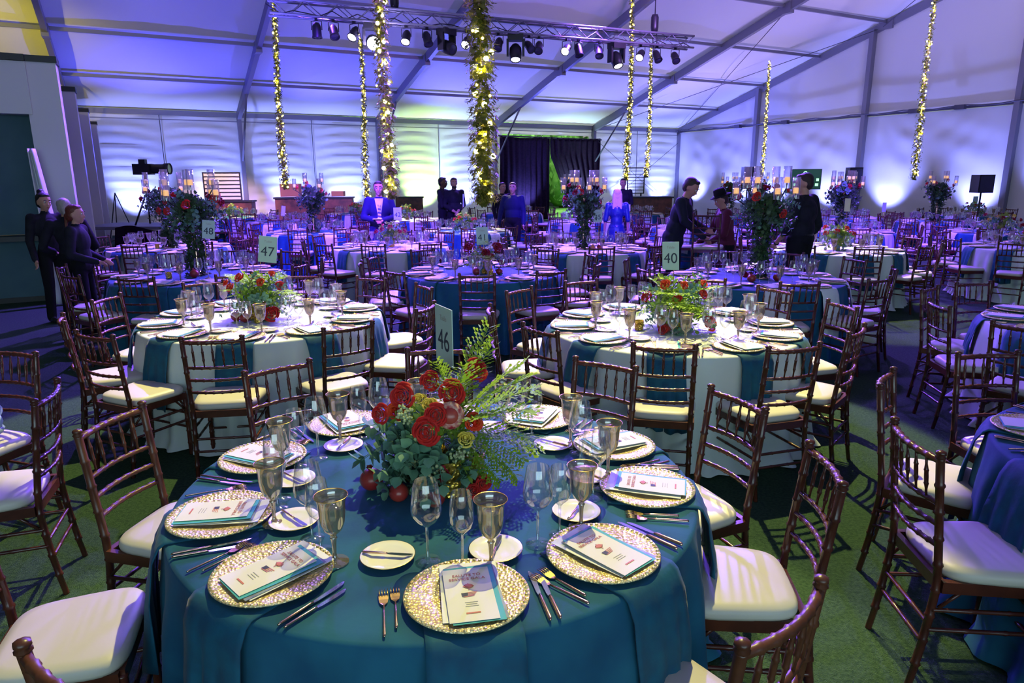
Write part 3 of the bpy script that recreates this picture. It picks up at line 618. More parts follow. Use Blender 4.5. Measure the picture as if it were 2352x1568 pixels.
    for i, ch in enumerate(chairs):
        a_key = ch[0] if isinstance(ch, tuple) else ch
        if isinstance(ch, tuple): a, rr, tw = ch
        else: a, rr, tw = ch + rn.uniform(-jit, jit), 1.07 + rn.uniform(-.03, .06), rn.uniform(-.10, .10)
        d = R(a); rz = d + PI/2 + tw; ps = order[a_key]
        pr = P_CH if level == 2 else P_CM; extra = 'dark'
        if nm == 'table forty-six' and a in (169, -50, -116): pr = P_CHL; extra = 'lighter brown'
        pr.put((cx + rr*math.cos(d), cy + rr*math.sin(d), 0), rz, '%s wooden chair, ivory cushion, %s seat, %s' % (extra, ps, nm), 'chair', 'chiavari chairs at ' + g)
BROT = {0: .18, 1: .75, 2: 1.32, 3: 2.01, 4: 2.79, 6: -2.56, 7: -2.03, 8: -1.47, 9: -.78}
def ring10(a0): return [a0 + 36*k for k in range(10)]
T46 = (-.263, 2.33); T47 = (-1.965, 5.38); T40 = (1.19, 4.99); T41 = (-.34, 8.02)
table(T46, 'table forty-six', 'teal', [-79, -45, -7, 24, 59, 95, 130, 165, -158, -123], [(169, 1.09, 0), (132, 1.10, .02), (96, 1.11, 0), (55, 1.02, 0), (21, 1.05, .02), (-10, 1.05, .05), (-50, 1.06, .02), (-116, 1.06, 0), (-157, 1.20, -.10)], 2, 1, napk='teal')
table(T47, 'table forty-seven', 'ivory', ring10(-83), [(-83, 1.14, .03), (-49, 1.14, -.02), (-115, 1.14, 0), (-144, 1.08, -.05), (178, 1.02, -.06), (-16, 1.12, 0), (25, 1.07, .1), (60, 1.0, 0), 96, (137, .96, -.2)], 2, 2)
table(T40, 'table forty', 'ivory', ring10(-105), [(-106, 1.01, .07), (-73, 1.06, 0), (-143, 1.01, 0), (-175, 1.08, 0), (-42, 1.0, .03), (-2, .99, .2), (37, 1.0, -.1), 75, (113, 1.10, .1), (147, 1.10, -.1)], 2, 3)
table(T41, 'table forty-one', 'teal', ring10(-91), [(-90, 1.05, 0), (-127, 1.10, -.17), (-55, 1.07, -.1), -19, 17, 53, 89, 125, (170, 1.08, 0), -163], 2, 4, napk='teal')
table((2.85, 2.35), 'the teal table across the aisle', 'teal', [178, 142, 106, 70], [(181, 1.12, -.1), (146, 1.06, -.05), (107, .98, -.2), 213], 2, 6, napk='teal')
table((4.48, 4.87), 'the ivory table across the aisle', 'ivory', [154, 118, 82, 190, 226, 46], [(141, 1.03, -.2), (174, 1.06, -.05), (112, .96, -.2), (205, 1.16, .2), 70], 2, 7)
table((-3.60, 7.88), 'table forty-eight', 'teal', ring10(-92), ring10(-88), 1, 8, napk='teal')
table((2.64, 7.44), 'the teal table behind forty', 'teal', ring10(-96), ring10(-92), 1, 9)
table((-1.93, 11.11), 'table forty-two', 'ivory', ring10(-95), ring10(-90), 1, 10)
table((1.16, 10.65), 'table thirty-five', 'ivory', ring10(-85), ring10(-88), 1, 11)
table((-5.53, 11.19), 'the ivory table behind forty-eight', 'ivory', ring10(-80), ring10(-84), 1, 12)
table((4.88, 10.38), 'the ivory table with low red roses', 'ivory', ring10(-92), ring10(-96), 1, 13)
table((7.96, 10.59), 'the ivory table with lilac drops', 'ivory', ring10(-110), ring10(-100), 1, 14)
FAR = [((-4.05, 14.2), 'the blue table under purple blooms', 'teal', 15), ((-.93, 14.35), 'the blue table behind forty-one', 'teal', 16), ((3.95, 15.0), 'the blue table behind the suited man', 'teal', 17), ((6.6, 13.8), 'the table under the green candelabra', 'ivory', 18), ((9.45, 13.45), 'the table with the wide low bouquet', 'teal', 19),
 ((-7.9, 19.9), 'the blue table with yellow blooms', 'teal', 20), ((-5.7, 17.5), 'the blue table under the first garland', 'teal', 21), ((-4.75, 21.4), 'the blue table before the walnut bar', 'teal', 22), ((-2.75, 18.4), 'the ivory table behind the jacketed man', 'ivory', 23),
 ((0, 21.4), 'the blue table before the doorway', 'teal', 24), ((1.85, 17.3), 'the ivory table before the blonde person', 'ivory', 25), ((3.6, 20.8), 'the blue table beside the curtain', 'teal', 26), ((10.2, 16.6), 'the lilac table under the dark candelabra', 'teal', 27),
 ((6.4, 19.3), 'the table under the twin purple candelabra', 'teal', 28), ((8.7, 18.3), 'the table under the purple candelabra', 'teal', 29), ((12.7, 19.2), 'the corner table by the gable wall', 'teal', 30), ((13.0, 15.2), 'the table at the gable side', 'ivory', 31)]
for i, (c, nm, cl, sd) in enumerate(FAR): table(c, nm, cl, ring10(-90 + 5*i % 36), ring10(-88 + 7*i % 36), 0, sd)
# ---------------------------------------------------------------- flowers
def rose(m, c, r, rn, mi=0, nrm=None, petals=17):
    """layered cupped petals around a tight heart"""
    nrm = Vector(nrm or (0, 0, 1)).normalized(); q = nrm.to_track_quat('Z', 'Y').to_matrix().to_4x4(); T = Matrix.Translation(c) @ q
    for k in range(petals):
        t = k/(petals - 1); ang = k*2.4 + rn.uniform(-.2, .2); r0 = r*(.10 + .52*t); rt = r*(.16 + .86*t**1.1); h = r*(.72 - .42*t**1.4); wd = 1.25 - .35*t; P = []
        for i in range(4):
            f = i/3; row = []
            for j in range(5):
                g = (j/4 - .5)*2; rr = (r0 + (rt - r0)*f)*(1 - .06*g*g); edge = (1 - .25*g*g*f)
                a = ang + g*wd*(.55 + .45*f)*(1 - .25*f*f*abs(g)); z = -r*.25 + (h + r*.25)*(math.sin(f*PI/2*1.1))*edge - (r*.22*t*(f > .9))
                row.append((rr*math.cos(a), rr*math.sin(a), z))
            P.append(row)
        m.grid(P, mi, T)
    m.ball(T @ Vector((0, 0, r*.25)), (r*.2, r*.2, r*.35), 6, 5, mi)
def leaf(m, p, d, up, L, W, mi=0):
    d = Vector(d).normalized(); x = d.cross(Vector(up));
    if x.length < 1e-3: x = Vector((1, 0, 0))
    x.normalize(); n = x.cross(d); p = Vector(p)
    pts = [p, p + d*L*.28 + x*W*.42 + n*.10*W, p + d*L*.62 + x*W*.46 + n*.08*W, p + d*L - n*.1*W, p + d*L*.62 - x*W*.46 + n*.08*W, p + d*L*.28 - x*W*.42 + n*.10*W, p + d*L*.45 - n*.06*W]
    m.add(pts, [(0, 1, 6), (1, 2, 6), (2, 3, 6), (3, 4, 6), (4, 5, 6), (5, 0, 6)], mi, True)
def sprig(m, base, d, L, n, lw, ll, rn, droop=.5, mi=0, rs=.0016):
    p = Vector(base); d = Vector(d).normalized(); pts = [p.copy()]; step = L/n
    for i in range(n):
        d = (d + Vector((rn.uniform(-.12, .12), rn.uniform(-.12, .12), -droop/n))).normalized(); p = p + d*step; pts.append(p.copy())
        if i >= n*.2:
            sd = d.orthogonal().normalized(); a = i*1.6 + rn.uniform(-.4, .4); sd = Matrix.Rotation(a, 3, d) @ sd
            for sg in (1, -1): leaf(m, p, sd*sg + d*.5, d, ll*rn.uniform(.7, 1.15), lw*rn.uniform(.75, 1.15), mi)
    leaf(m, p, d, (0, 0, 1), ll*.8, lw*.8, mi); m.tube(pts, rs, 4, mi, False)
def fern(m, base, d, L, rn, droop=.6, wid=.30, n=22, mi=0):
    p = Vector(base); d = Vector(d).normalized(); x = d.cross(Vector((0, 0, 1))).normalized() if abs(d.z) < .98 else Vector((1, 0, 0)); pts = [p.copy()]
    for i in range(n):
        t = i/n; d = (d + Vector((rn.uniform(-.05, .05), rn.uniform(-.05, .05), -droop/n))).normalized(); p = p + d*(L/n); pts.append(p.copy())
        bl = L*wid*math.sin(PI*min(1, .15 + .85*(1-t)))*rn.uniform(.8, 1.1)
        for sg in (1, -1):
            sd = (x*sg + d*.55 + Vector((0, 0, rn.uniform(-.15, .15)))).normalized(); nq = max(3, int(5*(1-t)) + 3); e = p.copy()
            for q in range(nq):
                e2 = p + sd*bl*(q+1)/nq; w_ = .0075*(1 - .5*q/nq); o_ = sd.cross(Vector((0, 0, 1))).normalized()*w_ + Vector((0, 0, rn.uniform(-w_, w_)*.6))
                m.add([e, e2 + o_, e2 + sd*w_*.8, e2 - o_], [(0, 1, 2, 3)], mi, True); e = e2
    m.tube(pts, .0012, 3, mi, False)
def seeds(m, c, r, n, rn, s_=.006, mi=0):
    for _ in range(n):
        d = Vector((rn.gauss(0, 1), rn.gauss(0, 1), rn.gauss(0, 1))).normalized()*r*rn.random()**.5
        m.ball((c[0] + d.x, c[1] + d.y, c[2] + d.z), s_*rn.uniform(.6, 1.2), 5, 4, mi)
def gold_vase(name, r, h, loc, parent=None):
    m = MB(); m.lathe([(.0005, 0), (r*.92, 0), (r*.95, .004), (r*.97, h*.5), (r, h), (r*.93, h), (r*.9, .01), (.0005, .01)], 20); return m.build(name, M['gvase'], parent, loc)
def pomegranate(r, loc, lab, grp=None, half=False):
    t = empty('pomegranate', loc); m = MB(); m.ball((0, 0, r*.93), (r, r, r*.93), 18, 12); m.build('fruit', M['pom'], t)
    m = MB(); m.lathe([(r*.13, 1.80*r), (r*.17, 1.92*r), (r*.15, 2.02*r), (r*.27, 2.2*r), (r*.2, 2.1*r), (r*.10, 1.9*r), (.0005, 1.84*r)], 12, wob=lambda a, z: 1 + (.25*math.sin(5*a) if z > 2.05*r else 0)); m.build('calyx', M['pom'], t)
    t.rotation_euler = (rf.uniform(-.3, .3), rf.uniform(-.3, .3), rf.uniform(0, 6)); return tag(t, lab, 'fruit', grp)
def votive(loc, lab, grp):
    t = empty('votive_holder', loc); m = MB(); m.lathe([(.0005, 0), (.028, 0), (.031, .004), (.034, .07), (.032, .07), (.028, .008), (.0005, .008)], 16); m.build('glass_cup', M['gvase'], t)
    m = MB(); m.lathe([(.0005, .009), (.022, .009), (.022, .03), (.0005, .03)], 12); m.build('candle', M['wax'], t); return tag(t, lab, 'votive candle', grp)
rf = random.Random(5)
FR = {'round': 1}
def low_bouquet(name, loc, rx, rz_, roses, seed, dens=1.0, rosem='rose', detail=True, lean=0.0):
    """low arrangement: gold vase, eucalyptus, leaves, fern, roses. roses: list of (x,y,z,r,mat)"""
    rn = random.Random(seed); t = empty(name, loc); gold_vase('gold_vase', .055, .13, (0, 0, 0), t)
    if detail: gold_vase('gold_vase', .042, .10, (.075, -.045, 0), t); gold_vase('gold_vase', .042, .11, (-.08, .03, 0), t)
    m = MB(); c = Vector((0, 0, .16))
    for k in range(int(18*dens)):
        a = rn.uniform(0, 2*PI); el = rn.uniform(-.35, 1.2); d = (math.cos(a)*math.cos(el), math.sin(a)*math.cos(el), math.sin(el)); L = rx*rn.uniform(.55, 1.05)*(1 if el < .6 else rz_/rx)
        sprig(m, c + Vector(d)*.03, d, L, 7, .034*(1 if detail else 1.5), .040*(1 if detail else 1.5), rn, .9)
    m.build('eucalyptus_foliage', M['euc'], t)
    m = MB()
    for k in range(int(34*dens)):
        a = rn.uniform(0, 2*PI); el = rn.uniform(-.1, 1.4); d = (math.cos(a)*math.cos(el), math.sin(a)*math.cos(el), math.sin(el))
        sprig(m, c, d, rx*rn.uniform(.55, .95)*(1 if el < .6 else rz_/rx), 6, .026*(1 if detail else 1.6), .05*(1 if detail else 1.6), rn, .7)
    m.build('leafy_foliage', M['leaf'], t)
    if detail:
        m = MB()
        for k in range(int(13*dens)):
            a = rn.uniform(0, 2*PI); el = rn.uniform(.1, 1.2); fern(m, c, (math.cos(a)*math.cos(el), math.sin(a)*math.cos(el), math.sin(el)), rx*rn.uniform(.8, 1.15), rn, .8)
        m.build('fern_foliage', M['fern'], t)
    for (x, y, z, r_, mm) in roses:
        m = MB(); rose(m, (0, 0, 0), r_, rn, 0, (x*1.6, y*1.6 - .25, max(.25, z - .12)*1.2), 17 if detail else 9); m.build('rose', M[mm], t, (x, y, z))
    return t
def sign(c, z, txt, lab, w_=.13, h=.19, yaw=0, tilt=0, m_='card', base=ZT, off=(0, 0)):
    t = empty('table_number_sign', (c[0] + off[0], c[1] + off[1], base), yaw); m = MB(); m.box((0, 0, z - base), (w_, .004, h)); cd = m.build('number_card', M[m_], t); cd.rotation_euler = (0, tilt, 0)
    m = MB(); m.tube([(0, .006, .0), (0, .006, z - base - h*.3)], .0028, 6); m.lathe([(.0005, 0), (.03, 0), (.03, .005), (.0005, .005)], 14); m.build('stem', M['gold'], t)
    if txt:
        label_text('numeral', txt, h*.52, M['ink'], cd, (0, -.0028, z - base - h*.10), (PI/2, 0, 0), .0003)
        label_text('small_lettering', 'Table', h*.13, M['greyink'], cd, (0, -.0028, z - base + h*.30), (PI/2, 0, 0), .0003)
    return tag(t, lab, 'table number sign', 'table number signs')
# table forty-six: the big loose arrangement
c0 = (T46[0], T46[1], ZT)
rn = random.Random(21); t = empty('rose_centrepiece', c0)
for (x, y, r_, h) in ((-.02, -.02, .055, .15), (-.10, .03, .042, .12), (.045, -.105, .040, .13), (.12, -.02, .042, .12), (.03, .10, .045, .13)): gold_vase('gold_vase', r_, h, (x, y, 0), t)
m = MB(); cc = Vector((0, -.01, .17))
for k in range(58):
    a = rn.gauss(PI*1.06, .95); el = rn.uniform(-.55, .75); d = (math.cos(a)*math.cos(el), math.sin(a)*math.cos(el), math.sin(el)); sprig(m, cc + Vector(d)*.05, d, rn.uniform(.12, .25), 5, .052, .054, rn, 1.0)
for k in range(22):
    a = rn.uniform(0, 6.28); el = rn.uniform(-.6, .5); d = (math.cos(a)*math.cos(el), math.sin(a)*math.cos(el), math.sin(el)); sprig(m, cc, d, rn.uniform(.12, .22), 5, .046, .050, rn, 1.3)
m.build('eucalyptus_foliage', M['euc'], t)
m = MB()
for (d, L) in (((.5, -.1, 1.0), .36), ((.25, .1, 1.1), .34), ((.7, 0, .8), .34), ((.9, -.2, .35), .34), ((.95, .1, .1), .30), ((.8, -.5, .2), .30), ((.15, -.2, 1), .30), ((.6, -.3, .6), .33), ((.85, .3, .6), .30), ((.35, .2, 1.3), .40), ((-.2, .1, 1), .26), ((.8, -.3, -.1), .28), ((.75, -.45, -.3), .24), ((.45, -.2, .75), .36), ((.3, -.4, .6), .26)):
    fern(m, cc + Vector((.05, 0, .02)), d, L, rn, .7)
m.build('fern_foliage', M['fern'], t)
m = MB()
for k in range(30):
    a = rn.uniform(0, 6.28); el = rn.uniform(-.3, 1.2); d = (math.cos(a)*math.cos(el), math.sin(a)*math.cos(el), math.sin(el)); sprig(m, cc, d, rn.uniform(.10, .20), 6, .022, .045, rn, .8)
m.build('leafy_foliage', M['leaf'], t)
m = MB()
for (x, y, z) in ((-.08, -.15, .15), (-.05, -.16, .22), (-.03, -.15, .27), (-.10, -.12, .30), (.08, -.13, .16), (.0, -.17, .12)): seeds(m, (x, y, z), .035, 40, rn)
m.build('seed_sprays', M['seed'], t)
for (x, y, z, r_, mm) in ((-.115, -.06, .345, .045, 'rose'), (.055, -.07, .36, .045, 'rose'), (.135, .0, .42, .042, 'rose'), (-.20, -.03, .27, .036, 'rose'), (-.02, -.19, .265, .047, 'rose'), (.01, -.17, .315, .038, 'rose'), (.13, -.09, .26, .032, 'roseo'), (-.14, -.05, .29, .036, 'roseo'), (-.03, .02, .375, .036, 'rose'), (.16, -.10, .04, .030, 'rose'), (.02, -.16, .10, .03, 'burg')):
    m = MB(); rose(m, (0, 0, 0), r_*1.15, rn, 0, (x*1.5, y*1.2 - .5, z - .10), 20); m.build('rose', M[mm], t, (x, y, z))
for (x, y, z, r_) in ((-.06, -.06, .33, .030), (-.02, -.10, .325, .032), (.10, -.10, .20, .035)):
    m = MB(); rose(m, (0, 0, 0), r_, rn, 0, (x, y - .4, .5)); m.build('yellow_bloom', M['yelf'], t, (x, y, z))
m = MB(); m.ball((0, 0, 0), (.047, .047, .044), 18, 12); h_ = m.build('pomegranate', M['pom'], t, (.055, -.13, .30)); m = MB(); m.lathe([(.0005, .036), (.036, .036), (.044, .030), (.047, .02)], 20, T=Matrix.Rotation(R(72), 4, 'X')); m.build('cut_face', M['pomin'], h_)
tag(t, 'large loose rose and eucalyptus centrepiece in gold vases on table forty-six', 'flower arrangement')
def onT(c, x, y, z=ZT + .001): return (c[0] + x, c[1] + y, z)
pomegranate(.042, onT(T46, -.235, -.06), 'whole pomegranate lying apart at the edge of the near centrepiece', 'pomegranates on table forty-six')
pomegranate(.034, onT(T46, -.125, -.145), 'smaller pomegranate under the eucalyptus of the near centrepiece', 'pomegranates on table forty-six')
pomegranate(.036, onT(T46, -.005, -.205), 'pomegranate behind the wine glasses of the nearest place', 'pomegranates on table forty-six')
for (x, y, r_, lb) in ((.150, -.085, .034, 'loose red rose head lying on the blue-green cloth of table forty-six'), (.125, -.135, .030, 'second red rose head lying nearer, on the blue-green cloth')):
    m = MB(); rose(m, (0, 0, .018), r_, rn, 0, (.3, -.6, .5)); o = m.build('rose', M['rose'], None, onT(T46, x, y, ZT + .006)); tag(o, lb, 'rose', 'loose roses on table forty-six')
sign(T46, 1.245, '46', 'tall pale table number card reading 46, turned aside, nearest table', .165, .225, R(-62), 0, off=(.0, .27))
# table forty-seven and forty
t = low_bouquet('rose_centrepiece', (T47[0] - .0, T47[1] - .06, ZT), .30, .26, [(-.19, -.10, .27, .042, 'rose'), (-.13, -.06, .34, .044, 'rose'), (.19, -.10, .28, .042, 'rose'), (.05, -.12, .31, .036, 'roseo'), (.10, .0, .36, .032, 'roseo'), (-.26, .0, .29, .034, 'roseo'), (.13, -.16, .07, .07, 'rose'), (-.02, -.05, .35, .035, 'pear')], 31, 1.3)
tag(t, 'low bouquet of red roses and greenery on ivory table forty-seven', 'flower arrangement')
t = low_bouquet('rose_centrepiece', (T40[0] - .0, T40[1] - .06, ZT), .31, .28, [(-.11, -.12, .34, .042, 'roseo'), (-.235, -.10, .25, .044, 'rose'), (-.03, -.15, .245, .042, 'rose'), (.16, -.13, .27, .040, 'rose'), (.18, -.06, .33, .040, 'roseo'), (.03, -.10, .33, .036, 'roseo'), (.22, -.12, .06, .07, 'roseo'), (-.13, -.20, .03, .04, 'rose')], 37, 1.4)
tag(t, 'low bouquet of orange-red roses with fern on ivory table forty', 'flower arrangement')
sign(T47, 1.30, '47', 'pale green table number card reading 47, slightly tilted', .14, .205, R(8), R(7), off=(-.02, .05))
sign(T40, 1.275, '40', 'narrow pale table number card reading 40 above orange roses', .125, .205, R(-32), R(-3), off=(.0, .05))
for (x, y, c, lb) in ((-.19, -.13, T47, 'small orange pomegranate under the bouquet on table forty-seven'), (-.10, -.18, T47, 'second orange pomegranate beside the gold vase on table forty-seven')): pomegranate(.04, onT(c, x, y), lb, 'pomegranates on table forty-seven')
pomegranate(.036, onT(T40, -.10, -.22), 'pomegranate lying before the bouquet on table forty', None)
votive(onT(T47, .02, -.20), 'gold votive candle before the bouquet on table forty-seven', 'votives'); votive(onT(T40, -.27, -.12), 'gold votive candle at the bouquet on table forty', 'votives')
t = low_bouquet('dahlia_centrepiece', (T41[0], T41[1] - .05, ZT), .30, .15, [(-.16, -.05, .30, .07, 'burg'), (.17, -.06, .30, .075, 'burg'), (.04, -.08, .24, .06, 'burg'), (.10, -.15, .20, .05, 'burg'), (-.03, .05, .26, .06, 'burg'), (.22, -.10, .12, .05, 'burg')], 41, .8)
tag(t, 'low burgundy dahlias and eucalyptus on the blue table forty-one', 'flower arrangement')
sign(T41, 1.19, '41', 'pale green table number card reading 41 above burgundy dahlias', .135, .20, R(-3), R(-2), off=(.02, -.10))
for (x, y, r_) in ((-.06, -.25, .05), (.20, -.22, .04)): pomegranate(r_, onT(T41, x, y), 'pomegranate %s on the blue table forty-one' % ('before the dahlias' if x < 0 else 'beside the gold votive'), 'fruit on table forty-one')
votive(onT(T41, .10, -.27), 'gold votive candle on the blue table forty-one', 'votives')
# ---------------------------------------------------------------- tall candelabra arrangements
def candelabra(seed, spread=.40, purple=False, dark=False, detail=True, arms=8):
    rn = random.Random(seed); t = empty('candelabra_centrepiece')
    m = MB(); m.lathe([(.0005, 0), (.11, 0), (.11, .012), (.04, .03), (.022, .07), (.018, .70), (.05, .76), (.03, .80), (.0005, .80)], 16); m.build('pedestal', M['rose_gold'], t)
    fm = 'leafd'; m = MB(); c = Vector((0, 0, .76)); S = 1 if detail else 1.5
    for k in range(int((95 if detail else 46))):
        a = rn.uniform(0, 2*PI); el = rn.uniform(-.9, 1.2); d = (math.cos(a)*math.cos(el), math.sin(a)*math.cos(el), math.sin(el)); sprig(m, c, d, spread*rn.uniform(.55, 1.0)*(1 if el < .6 else .6), 6, .045*S, .06*S, rn, .9, rs=.003)
    for k in range(int((85 if detail else 34))):         # the trail down the pedestal
        a = rn.uniform(0, 2*PI); z = rn.uniform(.08, .70); sprig(m, (0, 0, z), (math.cos(a), math.sin(a), -.3), rn.uniform(.10, .20), 4, .045*S, .06*S, rn, 1.3, rs=.003)
    m.build('foliage', M[fm], t)
    m = MB()
    for k in range(22 if detail else 8):
        a = rn.uniform(0, 2*PI); el = rn.uniform(-.5, 1.0); d = (math.cos(a)*math.cos(el), math.sin(a)*math.cos(el), math.sin(el)); sprig(m, c, d, spread*rn.uniform(.7, 1.05), 6, .045*S, .05*S, rn, .9, rs=.003)
    m.build('eucalyptus_foliage', M['euc'], t)
    for k in range(9 if detail else 6):
        a = k*2.4 + rn.uniform(-.3, .3); el = rn.uniform(-.2, .9); q = Vector((math.cos(a)*math.cos(el), math.sin(a)*math.cos(el), math.sin(el))); m = MB(); rose(m, (0, 0, 0), rn.uniform(.045, .062), rn, 0, q + Vector((0, -.3, 0)), 13 if detail else 8)
        m.build('rose', M['burg' if (dark or k % 3 == 0) else 'rose'], t, c + q*spread*.82)
    for k in range(arms):
        a = 2*PI*k/arms + .3; rr = spread*(.88 if k % 2 else .60); zz = .90 + (.0 if k % 2 else .11); m = MB(); m.tube([(0, 0, .70), (rr*.5*math.cos(a), rr*.5*math.sin(a), .74), (rr*math.cos(a), rr*math.sin(a), zz - .05), (rr*math.cos(a), rr*math.sin(a), zz)], .007, 6); am = m.build('candle_arm', M['black'], t)
        p = (rr*math.cos(a), rr*math.sin(a), zz); m = MB(); m.lathe([(.040, -.055), (.0405, .17), (.0375, .17), (.037, -.055)], 14); m.build('glass_cylinder', M['tube'], t, p)
        m = MB(); m.lathe([(.0005, .0), (.028, .0), (.028, .055), (.02, .06), (.0005, .058)], 12); m.build('candle', M['wax'], t, p)
    return t
CP = [Proto(candelabra(51)), Proto(candelabra(57, .36))]; CF = [Proto(candelabra(61, .36, detail=False, arms=6)), Proto(candelabra(67, .34, dark=True, detail=False, arms=5))]
def cand(p, x, y, rz, lab): return p.put((x, y, ZT + .001), rz, lab, 'flower arrangement', 'candelabra arrangements')
cand(CP[0], -3.62, 7.92, .2, 'tall candle-lit rose candelabra on table forty-eight'); cand(CP[0], -5.50, 11.15, 1.7, 'tall rose candelabra behind the one on table forty-eight'); cand(CP[1], 2.70, 7.46, .5, 'tall rose candelabra before the man in black, trailing eucalyptus')
cand(CP[1], 1.10, 10.65, 2.2, 'tall candle-lit red rose candelabra on table thirty-five')
for i, (x, y, lb) in enumerate(((-4.05, 14.25, 'purple-lit rose candelabra on the blue table'), (2.1, 26.0, 'rose candelabra before the green curtain gap'), (6.55, 13.85, 'green-lit leafy candelabra beside the purple one'), (8.7, 18.3, 'purple-lit candelabra behind the green-lit one'), (6.0, 19.3, 'purple candelabra behind the bending man'), (6.9, 19.6, 'second purple candelabra, above the black hat'), (10.15, 16.7, 'dark candelabra with amber candles by the gable wall'), (12.9, 15.3, 'dark candelabra cut by the picture edge'))): cand(CF[i % 2], x, y, i*1.1, lb)
pomegranate(.045, onT((2.64, 7.44), -.12, -.28), 'pomegranate before the trailing candelabra', 'fruit on the teal table'); pomegranate(.042, onT((2.64, 7.44), .16, -.20), 'pomegranate beside the goblet under the trailing candelabra', 'fruit on the teal table')
m = MB(); rose(m, (0, 0, .03), .06, rn, 0, (0, -.3, 1)); tag(m.build('rose', M['burg'], None, onT((2.64, 7.44), -.14, -.10, ZT + .02)), 'burgundy rose head lying at the foot of the trailing candelabra', 'rose')
pomegranate(.045, onT((1.16, 10.65), .17, -.15), 'pomegranate at the foot of the candelabra on table thirty-five'); m = MB(); m.lathe([(.0005, 0), (.03, .003), (.042, .03), (.036, .055), (.018, .08), (.008, .092), (.0005, .094)], 14); m.tube([(0, 0, .09), (.006, 0, .11)], .002, 4); tag(m.build('pear', M['pear'], None, onT((1.16, 10.65), .07, -.20)), 'golden pear at the foot of the candelabra on table thirty-five', 'fruit')
pomegranate(.05, onT((-3.6, 7.88), .06, -.22), 'pomegranate at the foot of the candelabra on table forty-eight'); votive(onT((-3.6, 7.88), -.22, -.25), 'amber votive candle glowing on table forty-eight', 'votives'); votive(onT((-5.53, 11.19), -.1, -.2), 'amber votive candle on the ivory table behind forty-eight', 'votives')
# far low bouquets
def far_bq(x, y, k, lab, mats=('rose', 'roseo', 'yelf'), rx=.30):
    rn = random.Random(k); rs = [(rx*.75*math.cos(a), rx*.75*math.sin(a)*.8 - .03, .25 + .08*((q*7) % 3)/2, .048, mats[q % len(mats)]) for q, a in enumerate([.4, 1.3, 2.3, 3.4, 4.2, 4.8, 5.5])]
    t = low_bouquet('low_bouquet', (x, y, ZT), rx, .24, rs, k, .8, detail=False); return tag(t, lab, 'flower arrangement', 'low bouquets')
far_bq(-.95, 14.35, 71, 'low bouquet with peach roses on the blue table behind forty-one'); far_bq(4.88, 10.38, 72, 'low bouquet of red roses and yellow-green leaves on the ivory table', ('rose', 'rose', 'roseo')); far_bq(9.45, 13.45, 73, 'wide pale low bouquet near the gable wall', ('burg', 'yelf'), .42)
far_bq(-7.9, 19.9, 74, 'yellow and red bouquet in front of the bar panel', ('yelf', 'rose', 'yelf')); far_bq(-2.75, 18.4, 75, 'low rose bouquet beside the man in the navy suit'); far_bq(-1.93, 11.11, 76, 'low burgundy bouquet on ivory table forty-two', ('burg', 'burg')); far_bq(12.7, 19.2, 77, 'dark low bouquet on the corner table', ('burg',)); far_bq(0.0, 21.4, 78, 'small green bouquet on the blue table before the doorway', ('yelf', 'seed'), .2)
far_bq(7.96, 10.59, 79, 'low bouquet on the ivory table with lilac drops', ('burg', 'rose'), .24); far_bq(-4.75, 21.4, 80, 'low bouquet on the blue table before the walnut bar', ('rose', 'burg'), .22)
sign((-3.5, 7.8), 1.30, '48', 'small pale table number card reading 48 before the tall candelabra', .13, .20, R(12), R(6), base=ZT, off=(.12, -.18)); sign((-1.93, 11.11), 1.29, '42', 'pale table number card reading 42 before the suited man', .125, .19, R(5), 0, off=(.14, -.12)); sign((1.16, 10.65), 1.265, '35', 'pale table number card reading 35 beside the tall candelabra', .13, .19, R(-5), R(-2), off=(.16, -.12))
sign((4.88, 10.38), 1.42, '', 'plain yellow-green card standing over the red rose bouquet', .085, .19, R(-50), 0, 'cardy', off=(.1, 0)); sign((-.93, 14.35), 1.38, '', 'pale card seen edge-on above the peach rose bouquet', .13, .26, R(84), R(5), 'card', off=(-.06, .0)); sign((-5.7, 17.5), 1.05, '', 'pale tilted card beside the purple candelabra', .10, .24, R(40), R(9), 'card', off=(-.05, 0)); sign((12.7, 19.2), 1.15, '', 'grey card standing on the corner table', .14, .26, 0, 0, 'card'); sign((9.0, 16.9), 1.10, '', 'lilac card standing under the purple candelabra', .12, .22, R(20), 0, 'card')
sign((6.9, 12.0), 1.28, '', 'white tilted card behind the person in the black hat', .13, .2, R(10), R(20), 'card', off=(-2.75, 2.6)) if 0 else None
